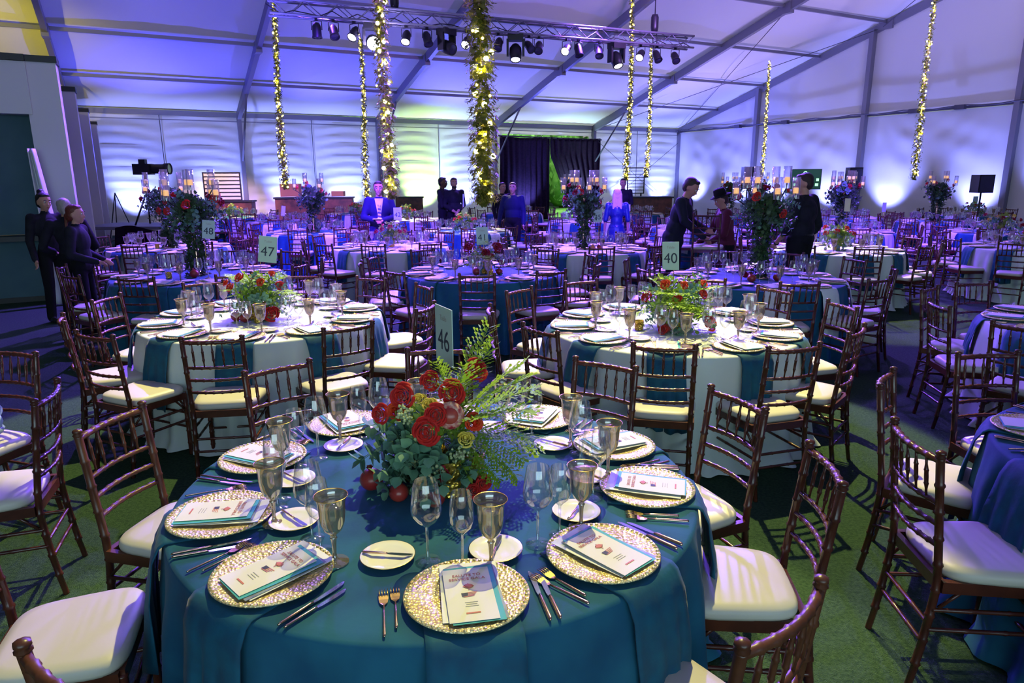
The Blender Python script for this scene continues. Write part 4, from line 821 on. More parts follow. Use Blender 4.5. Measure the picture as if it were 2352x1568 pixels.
# ---------------------------------------------------------------- garlands hung from the roof
def garland(x, y, zb, zt_, w0, w1, seed, leafn, lab, moss=1, nb=46, cordz=None):
    rn = random.Random(seed); t = empty('hanging_garland', (x, y, zb)); H = zt_ - zb
    sway = lambda z: (.03*math.sin(z*1.1 + seed), .03*math.cos(z*.9 + seed))
    wid = lambda f: w1 + (w0 - w1)*(1 - f)**1.6
    m = MB(); m.tube([(sway(H*k/12)[0], sway(H*k/12)[1], H*k/12) for k in range(13)], .008, 5); m.tube([(.02 + sway(H*k/12)[0], sway(H*k/12)[1], H*k/12) for k in range(5, 13)], .006, 4); m.build('cord', M['string'], t)
    m = MB()
    for _ in range(leafn):
        f = rn.random()**1.25*.97; z = H*f; a = rn.uniform(0, 6.28); r_ = wid(f)*rn.uniform(.25, 1.0)*(.35 if rn.random() < .3 else 1)*(math.sin(min(1, f*12 + .25)*PI/2)); sx, sy = sway(z); p = Vector((sx + r_*math.cos(a), sy + r_*math.sin(a), z))
        s_ = rn.uniform(.05, .085)*(1 if leafn > 2300 else .8); d = Vector((math.cos(a)*.6, math.sin(a)*.6, rn.uniform(-1, .1))).normalized(); xx = d.cross(Vector((math.cos(a), math.sin(a), .3))).normalized(); n_ = xx.cross(d)
        P = [p, p + (d*.15 + xx*.45)*s_, p + (d*.35 + xx*.22)*s_ + n_*.1*s_, p + (d*.60 + xx*.38)*s_, p + d*s_, p + (d*.60 - xx*.38)*s_, p + (d*.35 - xx*.22)*s_ + n_*.1*s_, p + (d*.15 - xx*.45)*s_, p + d*.4*s_]
        m.add(P, [(0, 1, 2, 8), (8, 2, 3, 4), (8, 4, 5, 6), (0, 8, 6, 7)], 0, True)
    m.build('ivy_foliage', M['ivy'], t)
    if moss:
        m = MB()
        for _ in range(int(leafn*1.6*moss)):
            f = rn.random()**1.4*.85; z = H*f; a = rn.uniform(0, 6.28); r_ = wid(f)*rn.uniform(.2, 1.1); sx, sy = sway(z); p = Vector((sx + r_*math.cos(a), sy + r_*math.sin(a), z)); q = Vector((rn.gauss(0, 1), rn.gauss(0, 1), rn.gauss(0, 1)))*.025; o_ = Vector((rn.gauss(0, 1), rn.gauss(0, 1), 0))*.003
            m.add([p - o_, p + q, p + o_, p + q*1.3], [(0, 1, 2), (1, 3, 2)], 0, True)
        m.build('moss_foliage', M['moss'], t)
    bm_ = MB(); bm_.ball((0, 0, 0), .016, 6, 5); me = bm_.mesh('fairy_bulb', M['bulb']); b2 = MB(); b2.ball((0, 0, 0), .030 if leafn > 2300 else .024, 10, 7); me2 = b2.mesh('globe_bulb', M['bulbw'])
    for k in range(nb):
        f = ((k + rn.random())/nb)**1.15; z = H*f; a = rn.uniform(0, 6.28); r_ = wid(f)*rn.uniform(.3, .95); sx, sy = sway(z); big = k % 4 == 1 and leafn > 2300 or k % 7 == 1; obj('globe_bulb' if big else 'fairy_bulb', me2 if big else me, t, (sx + r_*math.cos(a), sy + r_*math.sin(a), z))
    l = bpy.data.lights.new('garland_glow', 'POINT')
    for q in range(9):
        f = .03 + .9*(q/8)**1.3; sx, sy = sway(H*f); l = bpy.data.lights.new('garland_glow', 'POINT'); l.energy = 9 if leafn > 2300 else 3.5; l.color = (1, .74, .08); l.shadow_soft_size = .01; lo = bpy.data.objects.new('garland_glow', l); COL.objects.link(lo); lo.location = (x + sx, y + sy - .035, zb + H*f)
    return tag(t, lab, 'garland', 'hanging ivy garlands')
def rz_at(x, y): s_ = (x - CX)*V[0] + (y - CY)*V[1]; return roof_z(s_)
for (x, y, zb, w0, w1, sd, nl, nb, lb) in ((-.34, 8.05, 1.56, .165, .12, 1, 3800, 90, 'thickest ivy garland with globe bulbs hanging over table forty-one'), (-1.93, 11.2, 1.55, .14, .075, 2, 2301, 100, 'ivy garland beside the man in the navy suit'), (-5.62, 17.6, 1.60, .135, .06, 3, 2000, 110, 'ivy garland over the cardboard boxes by the wall'), (-4.24, 20.77, 1.28, .15, .065, 4, 1500, 90, 'ivy garland ending above the walnut bar'),
    (3.40, 20.8, 1.75, .125, .06, 5, 1700, 110, 'ivy garland beside the truss end, over the person in black'), (4.65, 24.3, 1.84, .12, .065, 6, 1200, 100, 'slim ivy garland between the doorway and the corner'), (9.65, 27.3, 1.88, .11, .06, 7, 1000, 100, 'slim ivy garland near the gable corner'), (10.9, 19.2, 1.75, .13, .055, 8, 1500, 110, 'leaning ivy garland by the gable wall')):
    garland(x, y, zb, rz_at(x, y), w0, w1, sd, nl, lb, moss=2.2 if sd == 1 else 1, nb=nb)
# ---------------------------------------------------------------- lighting truss
TZ = 4.98; ta = Vector((-4.55, 14.05, TZ)); tb = Vector((4.35, 17.85, TZ)); td = (tb - ta).normalized(); tn = Vector((-td.y, td.x, 0)); t = empty('lighting_truss', tuple(ta)); L = (tb - ta).length
for (i, j) in ((-1, -1), (1, -1), (1, 1), (-1, 1)):
    m = MB(); o_ = tn*.13*i + Vector((0, 0, .13*j)); m.tube([o_, td*L + o_], .024, 8); m.build('chord', M['alu'], t)
m = MB(); n_ = int(L/.32)
for k in range(n_):
    p, q = td*(L*k/n_), td*(L*(k+1)/n_); s1, s2 = (-1, 1) if k % 2 else (1, -1)
    for i in (-1, 1): m.tube([p + tn*.13*i + Vector((0, 0, .13*s1)), q + tn*.13*i + Vector((0, 0, .13*s2))], .010, 5)
    for j in (-1, 1): m.tube([p + tn*.13*s1 + Vector((0, 0, .13*j)), q + tn*.13*s2 + Vector((0, 0, .13*j))], .010, 5)
m.build('lattice', M['alu'], t)
m = MB(); m.tube([td*(L*k/40) + Vector((0, -.15, .02 - .16*abs(math.sin(k*1.3)))) for k in range(41)], .010, 5); m.build('cable', M['black'], t)
tag(t, 'aluminium lighting truss hung under the tent roof', 'truss')
def on_truss(f): return ta + td*L*f
def par(f, tilt, pan, lens, lab):
    p = on_truss(f); t = empty('stage_light', (p.x, p.y, TZ - .15), pan); m = MB(); m.box((0, 0, 0), (.05, .05, .06)); m.tube([(-.10, 0, -.20), (-.10, 0, -.04), (0, 0, -.03), (.10, 0, -.04), (.10, 0, -.20)], .009, 5); m.build('yoke', M['black'], t)
    m = MB(); m.lathe([(.0005, .14), (.06, .13), (.085, .06), (.09, -.10), (.098, -.13), (.098, -.15), (.086, -.15), (.080, -.10), (.0005, -.08)], 18); h = m.build('housing', M['black'], t, (0, 0, -.20)); h.rotation_euler = (tilt, 0, 0)
    m = MB(); m.lathe([(.0005, -.145), (.05, -.142), (.083, -.135)], 18); m.build('lens', M[lens], h); return tag(t, lab, 'stage light', 'can lights on the truss')
def mover(f, tilt, pan, lens, lab):
    p = on_truss(f); t = empty('moving_head', (p.x, p.y, TZ - .13), pan); m = MB(); m.box((0, 0, -.07), (.34, .26, .13)); m.build('base', M['black'], t); m = MB(); m.box((-.17, 0, -.27), (.05, .16, .34)); m.box((.17, 0, -.27), (.05, .16, .34)); m.build('yoke', M['black'], t)
    m = MB(); m.lathe([(.0005, .17), (.08, .16), (.13, .08), (.135, -.06), (.12, -.19), (.105, -.20), (.10, -.17), (.0005, -.165)], 20); h = m.build('head', M['black'], t, (0, 0, -.36)); h.rotation_euler = (tilt, 0, 0)
    m = MB(); m.lathe([(.0005, -.215), (.125, -.205)] if lens == 'lensv' else [(.0005, -.19), (.095, -.18)], 20); m.build('lens', M[lens], h); return tag(t, lab, 'moving head light', 'moving head lights')
PXL = [(728, 0, 'd'), (767, .5, 'd'), (815, .6, 'w'), (935, .5, 'w'), (983, -.4, 'd'), (1075, .7, 'w'), (1148, -.5, 'd'), (1218, -.7, 'd'), (1241, .6, 'd'), (1305, .8, 'w'), (1332, -.3, 'd'), (1380, .5, 'd'), (1476, .7, 'w'), (1513, .5, 'd'), (1555, -.6, 'd')]
ordw = ['first', 'second', 'third', 'fourth', 'fifth', 'sixth', 'seventh', 'eighth', 'ninth', 'tenth', 'eleventh', 'twelfth', 'thirteenth', 'fourteenth', 'last']
def fx(px):                                              # truss fraction seen at this column
    lo, hi = -.1, 1.05
    for _ in range(40):
        mid = (lo + hi)/2; p = on_truss(mid); u = 1176 + 1580.6*p.x/(p.y*.9727 - (TZ - 1.84)*.232)
        if u < px: lo = mid
        else: hi = mid
    return lo
for i, (px, tl, ln) in enumerate(PXL): par(fx(px), -abs(tl)*1.3, .5*math.sin(i*2), 'lensw' if ln == 'w' else 'lensd', '%s black can light on the truss, %s' % (ordw[i], 'lens lit' if ln == 'w' else 'unlit'))
mover(fx(857), -1.25, .25, 'lensv', 'dazzling violet moving head on the truss'); mover(fx(1028), -1.2, .9, 'lensd', 'moving head turned flat beside the thick garland'); mover(fx(1187), -.45, 0, 'lensw', 'large moving head pointing down from the middle of the truss'); mover(fx(1420), -.5, .5, 'lensw', 'moving head pointing down near the truss end')
p = on_truss(fx(1505)); t = empty('chain_hoist', (p.x, p.y - .02, TZ + .14)); m = MB(); m.lathe([(.0005, .02), (.08, .04), (.09, .12), (.09, .34), (.07, .40), (.0005, .41)], 12); m.build('motor', M['black'], t); m = MB(); m.tube([(0, 0, .4), (0, 0, rz_at(p.x, p.y) - TZ - .2)], .012, 5); m.tube([(.05, 0, .1), (.07, 0, -.2), (.0, 0, -.45), (-.03, .0, -.1)], .012, 5); m.build('chain', M['black'], t); tag(t, 'black chain hoist holding up the truss near its end', 'hoist')
p = on_truss(.25); t = empty('chain_hoist', (p.x, p.y - .02, TZ + .14)); m = MB(); m.lathe([(.0005, .02), (.08, .04), (.09, .12), (.09, .34), (.07, .40), (.0005, .41)], 12); m.build('motor', M['black'], t); m = MB(); m.tube([(0, 0, .4), (0, 0, rz_at(p.x, p.y) - TZ - .2)], .012, 5); m.build('chain', M['black'], t); tag(t, 'black chain hoist above the dazzling violet light', 'hoist')
for (x, y) in ((.0, 0),) if 0 else (): pass
# ---------------------------------------------------------------- people: one skinned-over surface each, cut by clothing
def caps(a, b, ra, rb, n=14):
    a, b = Vector(a), Vector(b); d = b - a; L = d.length; d = d.normalized() if L > 1e-5 else Vector((0, 0, 1)); x = d.orthogonal().normalized(); y = d.cross(x); rings = []
    for i in range(1, 5): t = -PI/2 + PI/2*i/4; rings.append((a + d*ra*math.sin(t), ra*math.cos(t)))
    for i in range(0, 4): t = PI/2*i/4; rings.append((b + d*rb*math.sin(t), rb*math.cos(t)))
    vs = [a - d*ra] + [c + (x*math.cos(2*PI*j/n) + y*math.sin(2*PI*j/n))*r_ for (c, r_) in rings for j in range(n)] + [b + d*rb]; K = len(rings); fs = [(0, 1 + (j+1) % n, 1 + j) for j in range(n)]
    fs += [(1 + i*n + j, 1 + i*n + (j+1) % n, 1 + (i+1)*n + (j+1) % n, 1 + (i+1)*n + j) for i in range(K-1) for j in range(n)]; e = 1 + K*n; fs += [(e, 1 + (K-1)*n + j, 1 + (K-1)*n + (j+1) % n) for j in range(n)]; return vs, fs
def fuse(name, prims, mats, parent, vox=.012, smooth=4):
    """prims: (a, b, ra, rb, material) capsules or ('e', centre, radii, rotation, material) ellipsoids fused into one surface"""
    m = MB()
    for p in prims:
        if p[0] == 'e': m.ball((0, 0, 0), p[2], 16, 12, T=Matrix.Translation(p[1]) @ Euler(p[3]).to_matrix().to_4x4())
        else: v_, f_ = caps(*p[:4]); m.add(v_, f_)
    o = m.build('tmp', [], None); md = o.modifiers.new('r', 'REMESH'); md.mode = 'VOXEL'; md.voxel_size = vox; s_ = o.modifiers.new('s', 'SMOOTH'); s_.iterations = smooth; s_.factor = .5
    bpy.context.view_layer.update(); me = bpy.data.meshes.new_from_object(o.evaluated_get(bpy.context.evaluated_depsgraph_get())); bpy.data.objects.remove(o); me.name = name; me.materials.clear()
    keys = []
    for p in prims:
        if p[-1] not in keys: keys.append(p[-1])
    for k in keys: me.materials.append(M[k])
    n = len(me.polygons); cc = np.empty(n*3); me.polygons.foreach_get('center', cc); cc = cc.reshape(n, 3); best = np.full(n, 1e9); idx = np.zeros(n, int)
    for p in prims:
        if p[0] == 'e':
            Rm = np.array(Euler(p[3]).to_matrix()); q = (cc - np.array(p[1])) @ Rm / np.array(p[2]); d = (np.linalg.norm(q, axis=1) - 1)*min(p[2])
        else:
            a, b = np.array(p[0], float), np.array(p[1], float); ab = b - a; t = np.clip(((cc - a) @ ab)/(ab @ ab + 1e-12), 0, 1); d = np.linalg.norm(cc - a - t[:, None]*ab, axis=1) - (p[2] + (p[3] - p[2])*t)
        k = d < best; best[k] = d[k]; idx[k] = keys.index(p[-1])
    me.polygons.foreach_set('material_index', idx.astype(np.int32)); me.polygons.foreach_set('use_smooth', [True]*n); me.update(); return obj(name, me, parent)
def person(loc, yaw, H, P, lab, top='blk', legs='pants', skin='skin', hair='hairb', hairstyle='short', sleeve=1.0, fem=False, vox=.012, look=0.0, nod=0.0, lean=0.0, grp=None, jacket=False, bulk=1.0, feet=True):
    """P: joint overrides in metres for a 1.75 m body, x to the person's own right, y forward"""
    k = H/1.75; J = dict(pel=(0, 0, .93), chest=(0, .0, 1.28), neck=(0, -.01, 1.47), head=(0, .01, 1.62), shR=(.18, -.01, 1.42), shL=(-.18, -.01, 1.42), elR=(.23, -.03, 1.12), elL=(-.23, -.03, 1.12), wrR=(.24, .06, .88), wrL=(-.24, .06, .88), hiR=(.09, 0, .90), hiL=(-.09, 0, .90), knR=(.10, .02, .49), knL=(-.10, .02, .49), anR=(.11, -.02, .08), anL=(-.11, -.02, .08))
    J.update(P)
    if lean:
        for q in ('chest', 'neck', 'head', 'shR', 'shL', 'elR', 'elL', 'wrR', 'wrL'):
            if q in P: continue
            x, y, z = J[q]; dz = z - .93; J[q] = (x, y*math.cos(lean) + dz*math.sin(lean), .93 + dz*math.cos(lean) - y*math.sin(lean))
    J = {a: Vector(b)*k for a, b in J.items()}; root = empty('person', loc, yaw); pr = []; b_ = bulk*k; cl = top; sw = .155 if not fem else .135
    A = lambda a, b, ra, rb, m_: pr.append((tuple(J[a] if isinstance(a, str) else a), tuple(J[b] if isinstance(b, str) else b), ra*k, rb*k, m_))
    E_ = lambda c, r_, rot, m_: pr.append(('e', tuple(c), tuple(v*k for v in r_), rot, m_))
    tl = lean
    E_(J['chest'], (sw*1.18*bulk, .122*bulk, .19), (-tl, 0, 0), cl); E_(J['pel'].lerp(J['chest'], .45), ((.162 if not fem else .128)*bulk, .116*bulk, .20), (-tl, 0, 0), cl); E_(J['pel'] + Vector((0, 0, .03*k)), ((.168 if not fem else .168)*bulk, .122*bulk, .12), (0, 0, 0), cl if jacket or legs == 'skin' else legs)
    if jacket: E_(J['pel'] + Vector((0, 0, -.04*k)), (.17*bulk, .125*bulk, .13), (0, 0, 0), cl)
    nb = J['neck'] - Vector((0, 0, .045*k)); A(nb, J['shR'] - Vector((.015*k, 0, .02*k)), .052*bulk, .062*bulk, cl); A(nb, J['shL'] - Vector((-.015*k, 0, .02*k)), .052*bulk, .062*bulk, cl); A('chest', 'neck', .09, .055, cl); A('neck', 'head', .052 if not fem else .043, .050 if not fem else .042, skin)
    for s_ in 'RL':
        sh, el, wr = J['sh' + s_], J['el' + s_], J['wr' + s_]; A(sh, el, .064*bulk, .052*bulk, cl); cut = el.lerp(wr, min(1, max(0, sleeve - .0)))
        if sleeve > 0: A(el, cut, .051*bulk, (.040 if sleeve >= 1 else .050)*bulk, cl)
        if sleeve < 1: A(cut, wr, .038, .026, skin)
        d = (wr - el).normalized(); sd = 1 if s_ == 'R' else -1; side = Vector((0, 1, 0)); side = (side - d*side.dot(d)); side = side.normalized() if side.length > .1 else Vector((0, 0, 1)); nrm = d.cross(side)
        palm = wr + d*.055*k; pr.append(('e', tuple(palm), (.018*k, .038*k, .048*k), tuple(Matrix((nrm, side, d)).transposed().to_euler()), skin))
        for q, (off, ln) in enumerate(((.028, .062), (.010, .070), (-.009, .066), (-.026, .052))):
            f0 = palm + side*off*k + d*.034*k; f1 = f0 + (d*.8 + nrm*(.35*sd))*ln*.55*k; f2 = f1 + (d*.55 + nrm*(.75*sd))*ln*.5*k; A(f0, f1, .0095, .0085, skin); A(f1, f2, .0085, .0072, skin)
        t0 = palm + side*.030*k - d*.018*k; t1 = t0 + (side*.7 + d*.7 + nrm*.2*sd)*.036*k; A(t0, t1, .0115, .010, skin); A(t1, t1 + (d*.9 + side*.15)*.026*k, .010, .008, skin)
        A('hi' + s_, 'kn' + s_, .092*bulk if not fem else .086, .068 if legs != 'skin' else .056, legs); A('kn' + s_, 'an' + s_, .066 if legs != 'skin' else .052, .058 if legs != 'skin' else .038, legs)
        if feet: an = J['an' + s_]; A(an + Vector((0, -.03*k, -.035*k)), an + Vector((.01*sd*k, .15*k, -.045*k)), .040, .032, 'shoe')
    # head
    hd = J['head']; Rh = Euler((-nod, 0, look)).to_matrix(); q = lambda x, y, z: hd + Rh @ (Vector((x, y, z))*k); er = (-nod, 0, look)
    E_(q(0, 0, .025), (.079, .096, .096), er, skin); E_(q(0, .022, -.045), (.056, .066, .060), er, skin); E_(q(0, .058, -.092), (.026, .026, .022), er, skin)
    A(q(0, .092, .008), q(0, .108, -.030), .010, .014, skin); E_(q(0, .082, .030), (.045, .018, .010), er, skin); E_(q(0, .083, -.062), (.024, .014, .010), er, skin)
    for sx in (-1, 1): E_(q(sx*.074, -.008, -.010), (.010, .020, .030), er, skin); E_(q(sx*.036, .068, -.028), (.022, .02, .02), er, skin)
    body = fuse('body', pr, None, root, vox)
    for sx in (-1, 1):
        m = MB(); m.ball((0, 0, 0), .0115*k, 8, 6); m.ball((0, .0085*k, 0), (.006*k, .005*k, .006*k), 8, 6, 1); e = m.build('eye', [M['eye'], M['iris']], root, q(sx*.031, .085, .008)); e.rotation_euler = (-nod, 0, look)
    m = MB(); m.ball((0, 0, 0), (.020*k, .006*k, .006*k), 10, 6); e = m.build('mouth', M['lip'], root, q(0, .094, -.060)); e.rotation_euler = (-nod, 0, look)
    m = MB()
    m.tube([(-.018*k, 0, 0), (0, .004*k, .004*k), (.018*k, 0, 0)], .0045*k, 6)
    me_b = m.mesh('eyebrow', M[hair])
    for sx in (-1, 1): e = obj('eyebrow', me_b, root, q(sx*.033, .098, .034)); e.rotation_euler = (-nod, 0, look)
    hp = []; HE = lambda c, r_: hp.append(('e', tuple(c), tuple(v*k for v in r_), er, hair))
    HE(q(0, -.022, .048), (.084, .094, .084)); HE(q(0, -.045, .0), (.078, .064, .085))
    if hairstyle == 'short': HE(q(0, .045, .098), (.060, .035, .026))
    if hairstyle in ('bun', 'pony', 'long'): HE(q(0, .02, .09), (.070, .060, .035)); HE(q(0, -.06, -.03), (.07, .05, .06))
    if hairstyle == 'bun': HE(q(.0, -.06, .13), (.046, .046, .040))
    if hairstyle == 'pony': HE(q(0, -.105, -.02), (.036, .036, .040)); hp.append((tuple(q(0, -.11, -.03)), tuple(q(.02, -.13, -.19)), .030*k, .012*k, hair))
    if hairstyle == 'long':
        for x in (-.055, -.02, .02, .055): hp.append((tuple(q(x, -.06, .0)), tuple(q(x*1.35, -.085, -.27)), .040*k, .026*k, hair))
        for sx in (-1, 1): hp.append((tuple(q(sx*.075, .0, .02)), tuple(q(sx*.09, -.03, -.20)), .026*k, .020*k, hair))
    fuse('hair', hp, None, root, vox*.9, 2); root['kx'] = k; root['J'] = 0; del root['J']; del root['kx']
    tag(root, lab, 'person', grp); return root, J, q, k
FACE = lambda deg: R(deg - 90)                            # yaw so that the person's front points at this compass angle
person((-6.0, 9.0, 0), FACE(-30), 1.68, {}, 'person with a dark bun in black, nearest the grey screen', 'blk', hair='hairk', hairstyle='bun', fem=True, nod=.1)
person((-5.46, 8.55, 0), FACE(120), 1.62, dict(elL=(-.30, -.10, 1.12), wrL=(-.16, .10, 1.02), elR=(.30, -.10, 1.12), wrR=(.16, .10, 1.02)), 'person with pale tied-back hair, back turned, hands on hips', 'blk', hair='hairg', hairstyle='pony', fem=True, sleeve=.7)
person((-5.03, 8.05, 0), FACE(10), 1.56, dict(wrR=(.12, .22, 1.02), wrL=(-.12, .22, 1.02)), 'person with auburn hair in black beside the chairs, looking along the wall', 'blk', hair='hairr', hairstyle='pony', fem=True, bulk=1.1)
# suited man with a striped tie
rt, J, q, k = person((-2.32, 12.3, 0), FACE(-80), 1.79, dict(wrR=(.06, .26, 1.10), wrL=(-.05, .26, 1.10), elR=(.27, .02, 1.14), elL=(-.27, .02, 1.14)), 'person in a navy suit and striped tie holding white papers', 'navys', 'navys', jacket=True, bulk=1.12)
m = MB(); m.grid([[((-.022 - .05*f)*k*(1 if j == 0 else -1) if j != 1 else 0, (.128 + .012*math.sin(PI*f) + (.012 if j == 1 else 0))*k, (1.16 + .30*f)*k) for j in range(3)] for f in [i/8 for i in range(9)]]); m.build('shirt_front', M['shirtw'], rt)
m = MB()
for i in range(12): f0, f1 = i/12, (i+1)/12; w0, w1 = (.034 - .018*f0)*k, (.034 - .018*f1)*k; z0, z1 = (1.08 + .36*f0)*k, (1.08 + .36*f1)*k; y0, y1 = (.158 + .006*math.sin(PI*f0) - .02*f0)*k, (.158 + .006*math.sin(PI*f1) - .02*f1)*k; m.add([(-w0, y0, z0), (w0, y0, z0 + .012), (w1, y1, z1 + .012), (-w1, y1, z1)], [(0, 1, 2, 3)], i % 2)
m.build('tie', [M['tie'], M['tiel']], rt)
o = MB(); o.box((0, 0, 0), (.15, .20, .006)); o = o.build('paper_stack', M['white'], None, (-2.30, 12.02, 1.155)); tag(o, 'white papers held by the person in the navy suit', 'paper')
person((-1.70, 17.4, 0), FACE(-15), 1.85, dict(wrR=(.02, .20, 1.25), elR=(.2, .06, 1.10)), 'person in black standing side-on, the darker of the pair at the wall', 'blk', skin='skind', hair='hairk', grp='pair in black by the wall')
rt, J, q, k = person((-1.40, 17.2, 0), FACE(-75), 1.84, dict(wrR=(.03, .22, .98), wrL=(-.03, .22, .98)), 'smiling bearded person in black with folded hands by the back wall', 'blk', hair='hairk', sleeve=.7)
m = MB(); m.ball((0, 0, 0), (.052*k, .030*k, .040*k), 10, 7); m.build('beard', M['hairk'], rt, q(0, .062, -.085))
person((.03, 14.9, 0), FACE(-100), 1.74, dict(wrR=(.30, .05, .86), elR=(.27, -.02, 1.13)), 'person in a dark blue shirt walking, short greying hair', 'navy', hair='hairb', bulk=1.08)
rt, J, q, k = person((2.02, 13.4, 0), FACE(85), 1.62, {}, 'person with long blonde hair in a short blue satin dress, back turned', 'satin', 'skin', hair='hairy', hairstyle='long', fem=True, sleeve=0)
m = MB(); m.lathe([(.15*k, 1.02*k), (.185*k, .9*k), (.20*k, .75*k), (.205*k, .58*k), (.20*k, .58*k), (.19*k, .75*k)], 28, wob=lambda a, z: (1 - .28*abs(math.sin(a)))*(1 + .02*math.sin(9*a))); m.build('skirt', M['satin'], rt)
rt, _, _, _ = person((2.95, 18.6, 0), FACE(-95), 1.80, dict(wrL=(-.10, .25, 1.05)), 'person in black under the garland holding a small white card', 'blk', hair='hairk', sleeve=1); o = MB(); o.box((0, 0, 0), (.10, .01, .17)); tag(o.build('paper_card', M['white'], None, (3.06, 18.32, 1.05)), 'small white card held by the person under the garland', 'card')
person((-.22, 17.2, 0), FACE(-60), 1.72, {}, 'person in black half hidden behind the thick garland', 'blk', hair='hairk')
person((2.28, 9.8, 0), FACE(-28), 1.86, dict(wrR=(.12, .42, .98), elR=(.25, .20, 1.18), wrL=(-.10, .40, 1.06), elL=(-.24, .14, 1.18)), 'person in a dark suit bending over to move a chair', 'suit', 'suit', jacket=True, lean=.28, nod=.55, bulk=1.12, sleeve=1)
rt, J, q, k = person((3.12, 10.05, 0), FACE(180), 1.64, dict(wrR=(.10, .40, .96), elR=(.22, .18, 1.12), wrL=(-.16, .36, .95), elL=(-.25, .12, 1.12)), 'person in a burgundy jacket and black hat leaning over the table', 'burgj', 'pants', jacket=True, lean=.16, nod=.35, bulk=1.12, hair='hairb')
m = MB(); m.lathe([(.0005, .165), (.06, .163), (.082, .145), (.092, .075), (.094, .060), (.150, .052), (.152, .046), (.092, .046), (.0005, .05)], 26); h_ = m.build('hat', M['felt'], rt, q(0, -.005, .01)); h_.rotation_euler = (-.35, 0, 0); m = MB(); m.box((0, .098, .075), (.07, .004, .020)); m.build('hat_badge', M['tiel'], h_)
rt, J, q, k = person((3.83, 9.2, 0), FACE(128), 1.88, dict(wrL=(-.20, .20, .90), elL=(-.30, -.02, 1.12), elR=(.28, -.05, 1.12)), 'tall person in a rolled-sleeve black shirt and belt, back half turned', 'blk', hair='hairb', bulk=1.27, sleeve=.25, vox=.010, nod=.2, look=.6)
m = MB(); m.lathe([(.180*k, .985*k), (.184*k, .99*k), (.184*k, 1.02*k), (.180*k, 1.025*k)], 28, wob=lambda a, z: 1 - .22*abs(math.sin(a))); m.build('belt', M['watch'], rt)
m = MB(); pw = J['wrL']; m.tube([pw - (J['wrL'] - J['elL']).normalized()*.02*k, pw], [.036*k, .034*k], 14); m.build('wrist_watch', M['watch'], rt)
# ---------------------------------------------------------------- equipment and furniture at the walls
t = empty('broadcast_camera', (-9.0, 17.6, 0)); m = MB(); m.box((-.12, 0, 2.07), (.42, .26, .26)); m.box((-.12, 0, 2.25), (.16, .12, .12)); m.build('camera_body', M['black'], t)
m = MB(); m.lathe([(.0005, 0), (.105, 0), (.115, .05), (.115, .30), (.135, .34), (.135, .46), (.12, .46), (.11, .42), (.0005, .42)], 20, T=Matrix.Translation((.08, 0, 2.08)) @ Matrix.Rotation(PI/2, 4, 'Y')); m.build('zoom_lens', M['black'], t); m = MB(); m.lathe([(.0005, .44), (.11, .44)], 20, T=Matrix.Translation((.08, 0, 2.08)) @ Matrix.Rotation(PI/2, 4, 'Y')); m.build('front_glass', M['lensd'], t)
m = MB(); m.tube([(-.1, 0, 1.2), (-.1, 0, 1.95)], .04, 10)
for a in (0, 2.1, 4.2): m.tube([(-.1, 0, 1.55), (-.1 + .42*math.cos(a), .42*math.sin(a), .72)], .022, 6)
m.build('tripod', M['black'], t); tag(t, 'black broadcast camera with a long lens on a tripod, above the candelabra', 'camera')
t = empty('camera_platform', (-9.2, 17.6, 0)); m = MB(); m.box((0, 0, .68), (2.5, 1.6, .08)); m.build('deck', M['alu'], t)
for (x, y) in ((-1.2, -.75), (1.2, -.75), (-1.2, .75), (1.2, .75)):
    m = MB(); m.tube([(x, y, 0), (x, y, .64)], .03, 8); m.build('leg', M['alu'], t)
m = MB(); m.tube([(-1.2, -.75, .1), (0, -.75, .6)], .018, 6); m.tube([(-1.2, -.75, .45), (-.1, -.75, .40)], .018, 6); m.build('cross_brace', M['alu'], t)
m = MB(); m.grid([[(-.45 + 1.7*j/30 + .10*(1-i/8)*(1 - j/30), -.84 - .02*math.sin(j*1.3), .66*(1 - i/8) + .03 + .06*math.sin(j*.25)) for j in range(31)] for i in range(9)]); m.build('skirt_cloth', M['blackcloth'], t); tag(t, 'aluminium camera platform with a dark blue-black skirt', 'platform')
t = empty('speaker_stand', (-8.95, 14.6, 0)); m = MB(); m.tube([(0, 0, .1), (0, 0, 2.25)], .028, 8); m.build('pole', M['black'], t)
for a in (0, 2.1, 4.2): m = MB(); m.tube([(0, 0, .55), (.45*math.cos(a), .45*math.sin(a), .02)], .016, 6); m.build('leg', M['black'], t)
tag(t, 'tall black tripod pole beside the white pillars', 'stand'); m = MB(); m.box((0, 0, 0), (.20, .16, .17)); m.lathe([(.03, 0), (.07, .05), (.07, .06), (.0005, .02)], 12, 1, T=Matrix.Translation((0, -.08, 0)) @ Matrix.Rotation(PI/2, 4, 'X')); o = m.build('flood_light', [M['black'], M['lensd']], None, (-8.95, 14.6, 2.36)); tag(o, 'small black flood light on top of the tall pole', 'light')
m = MB(); m.box((0, 0, 0), (.28, .2, .22)); m.box((.1, -.05, -.2), (.1, .12, .25)); o = m.build('control_box', M['black'], None, (-9.02, 14.5, 1.22)); tag(o, 'black control box strapped to the tall pole', 'equipment box')
t = empty('light_stand', (-11.6, 20.6, 0)); m = MB()
for dx in (-.35, 0, .35): m.tube([(0, 0, 1.45), (dx*1.2, -.2 + abs(dx), 0)], .014, 5)
m.build('tripod', M['black'], t); tag(t, 'folded black tripod leaning near the camera platform', 'tripod')
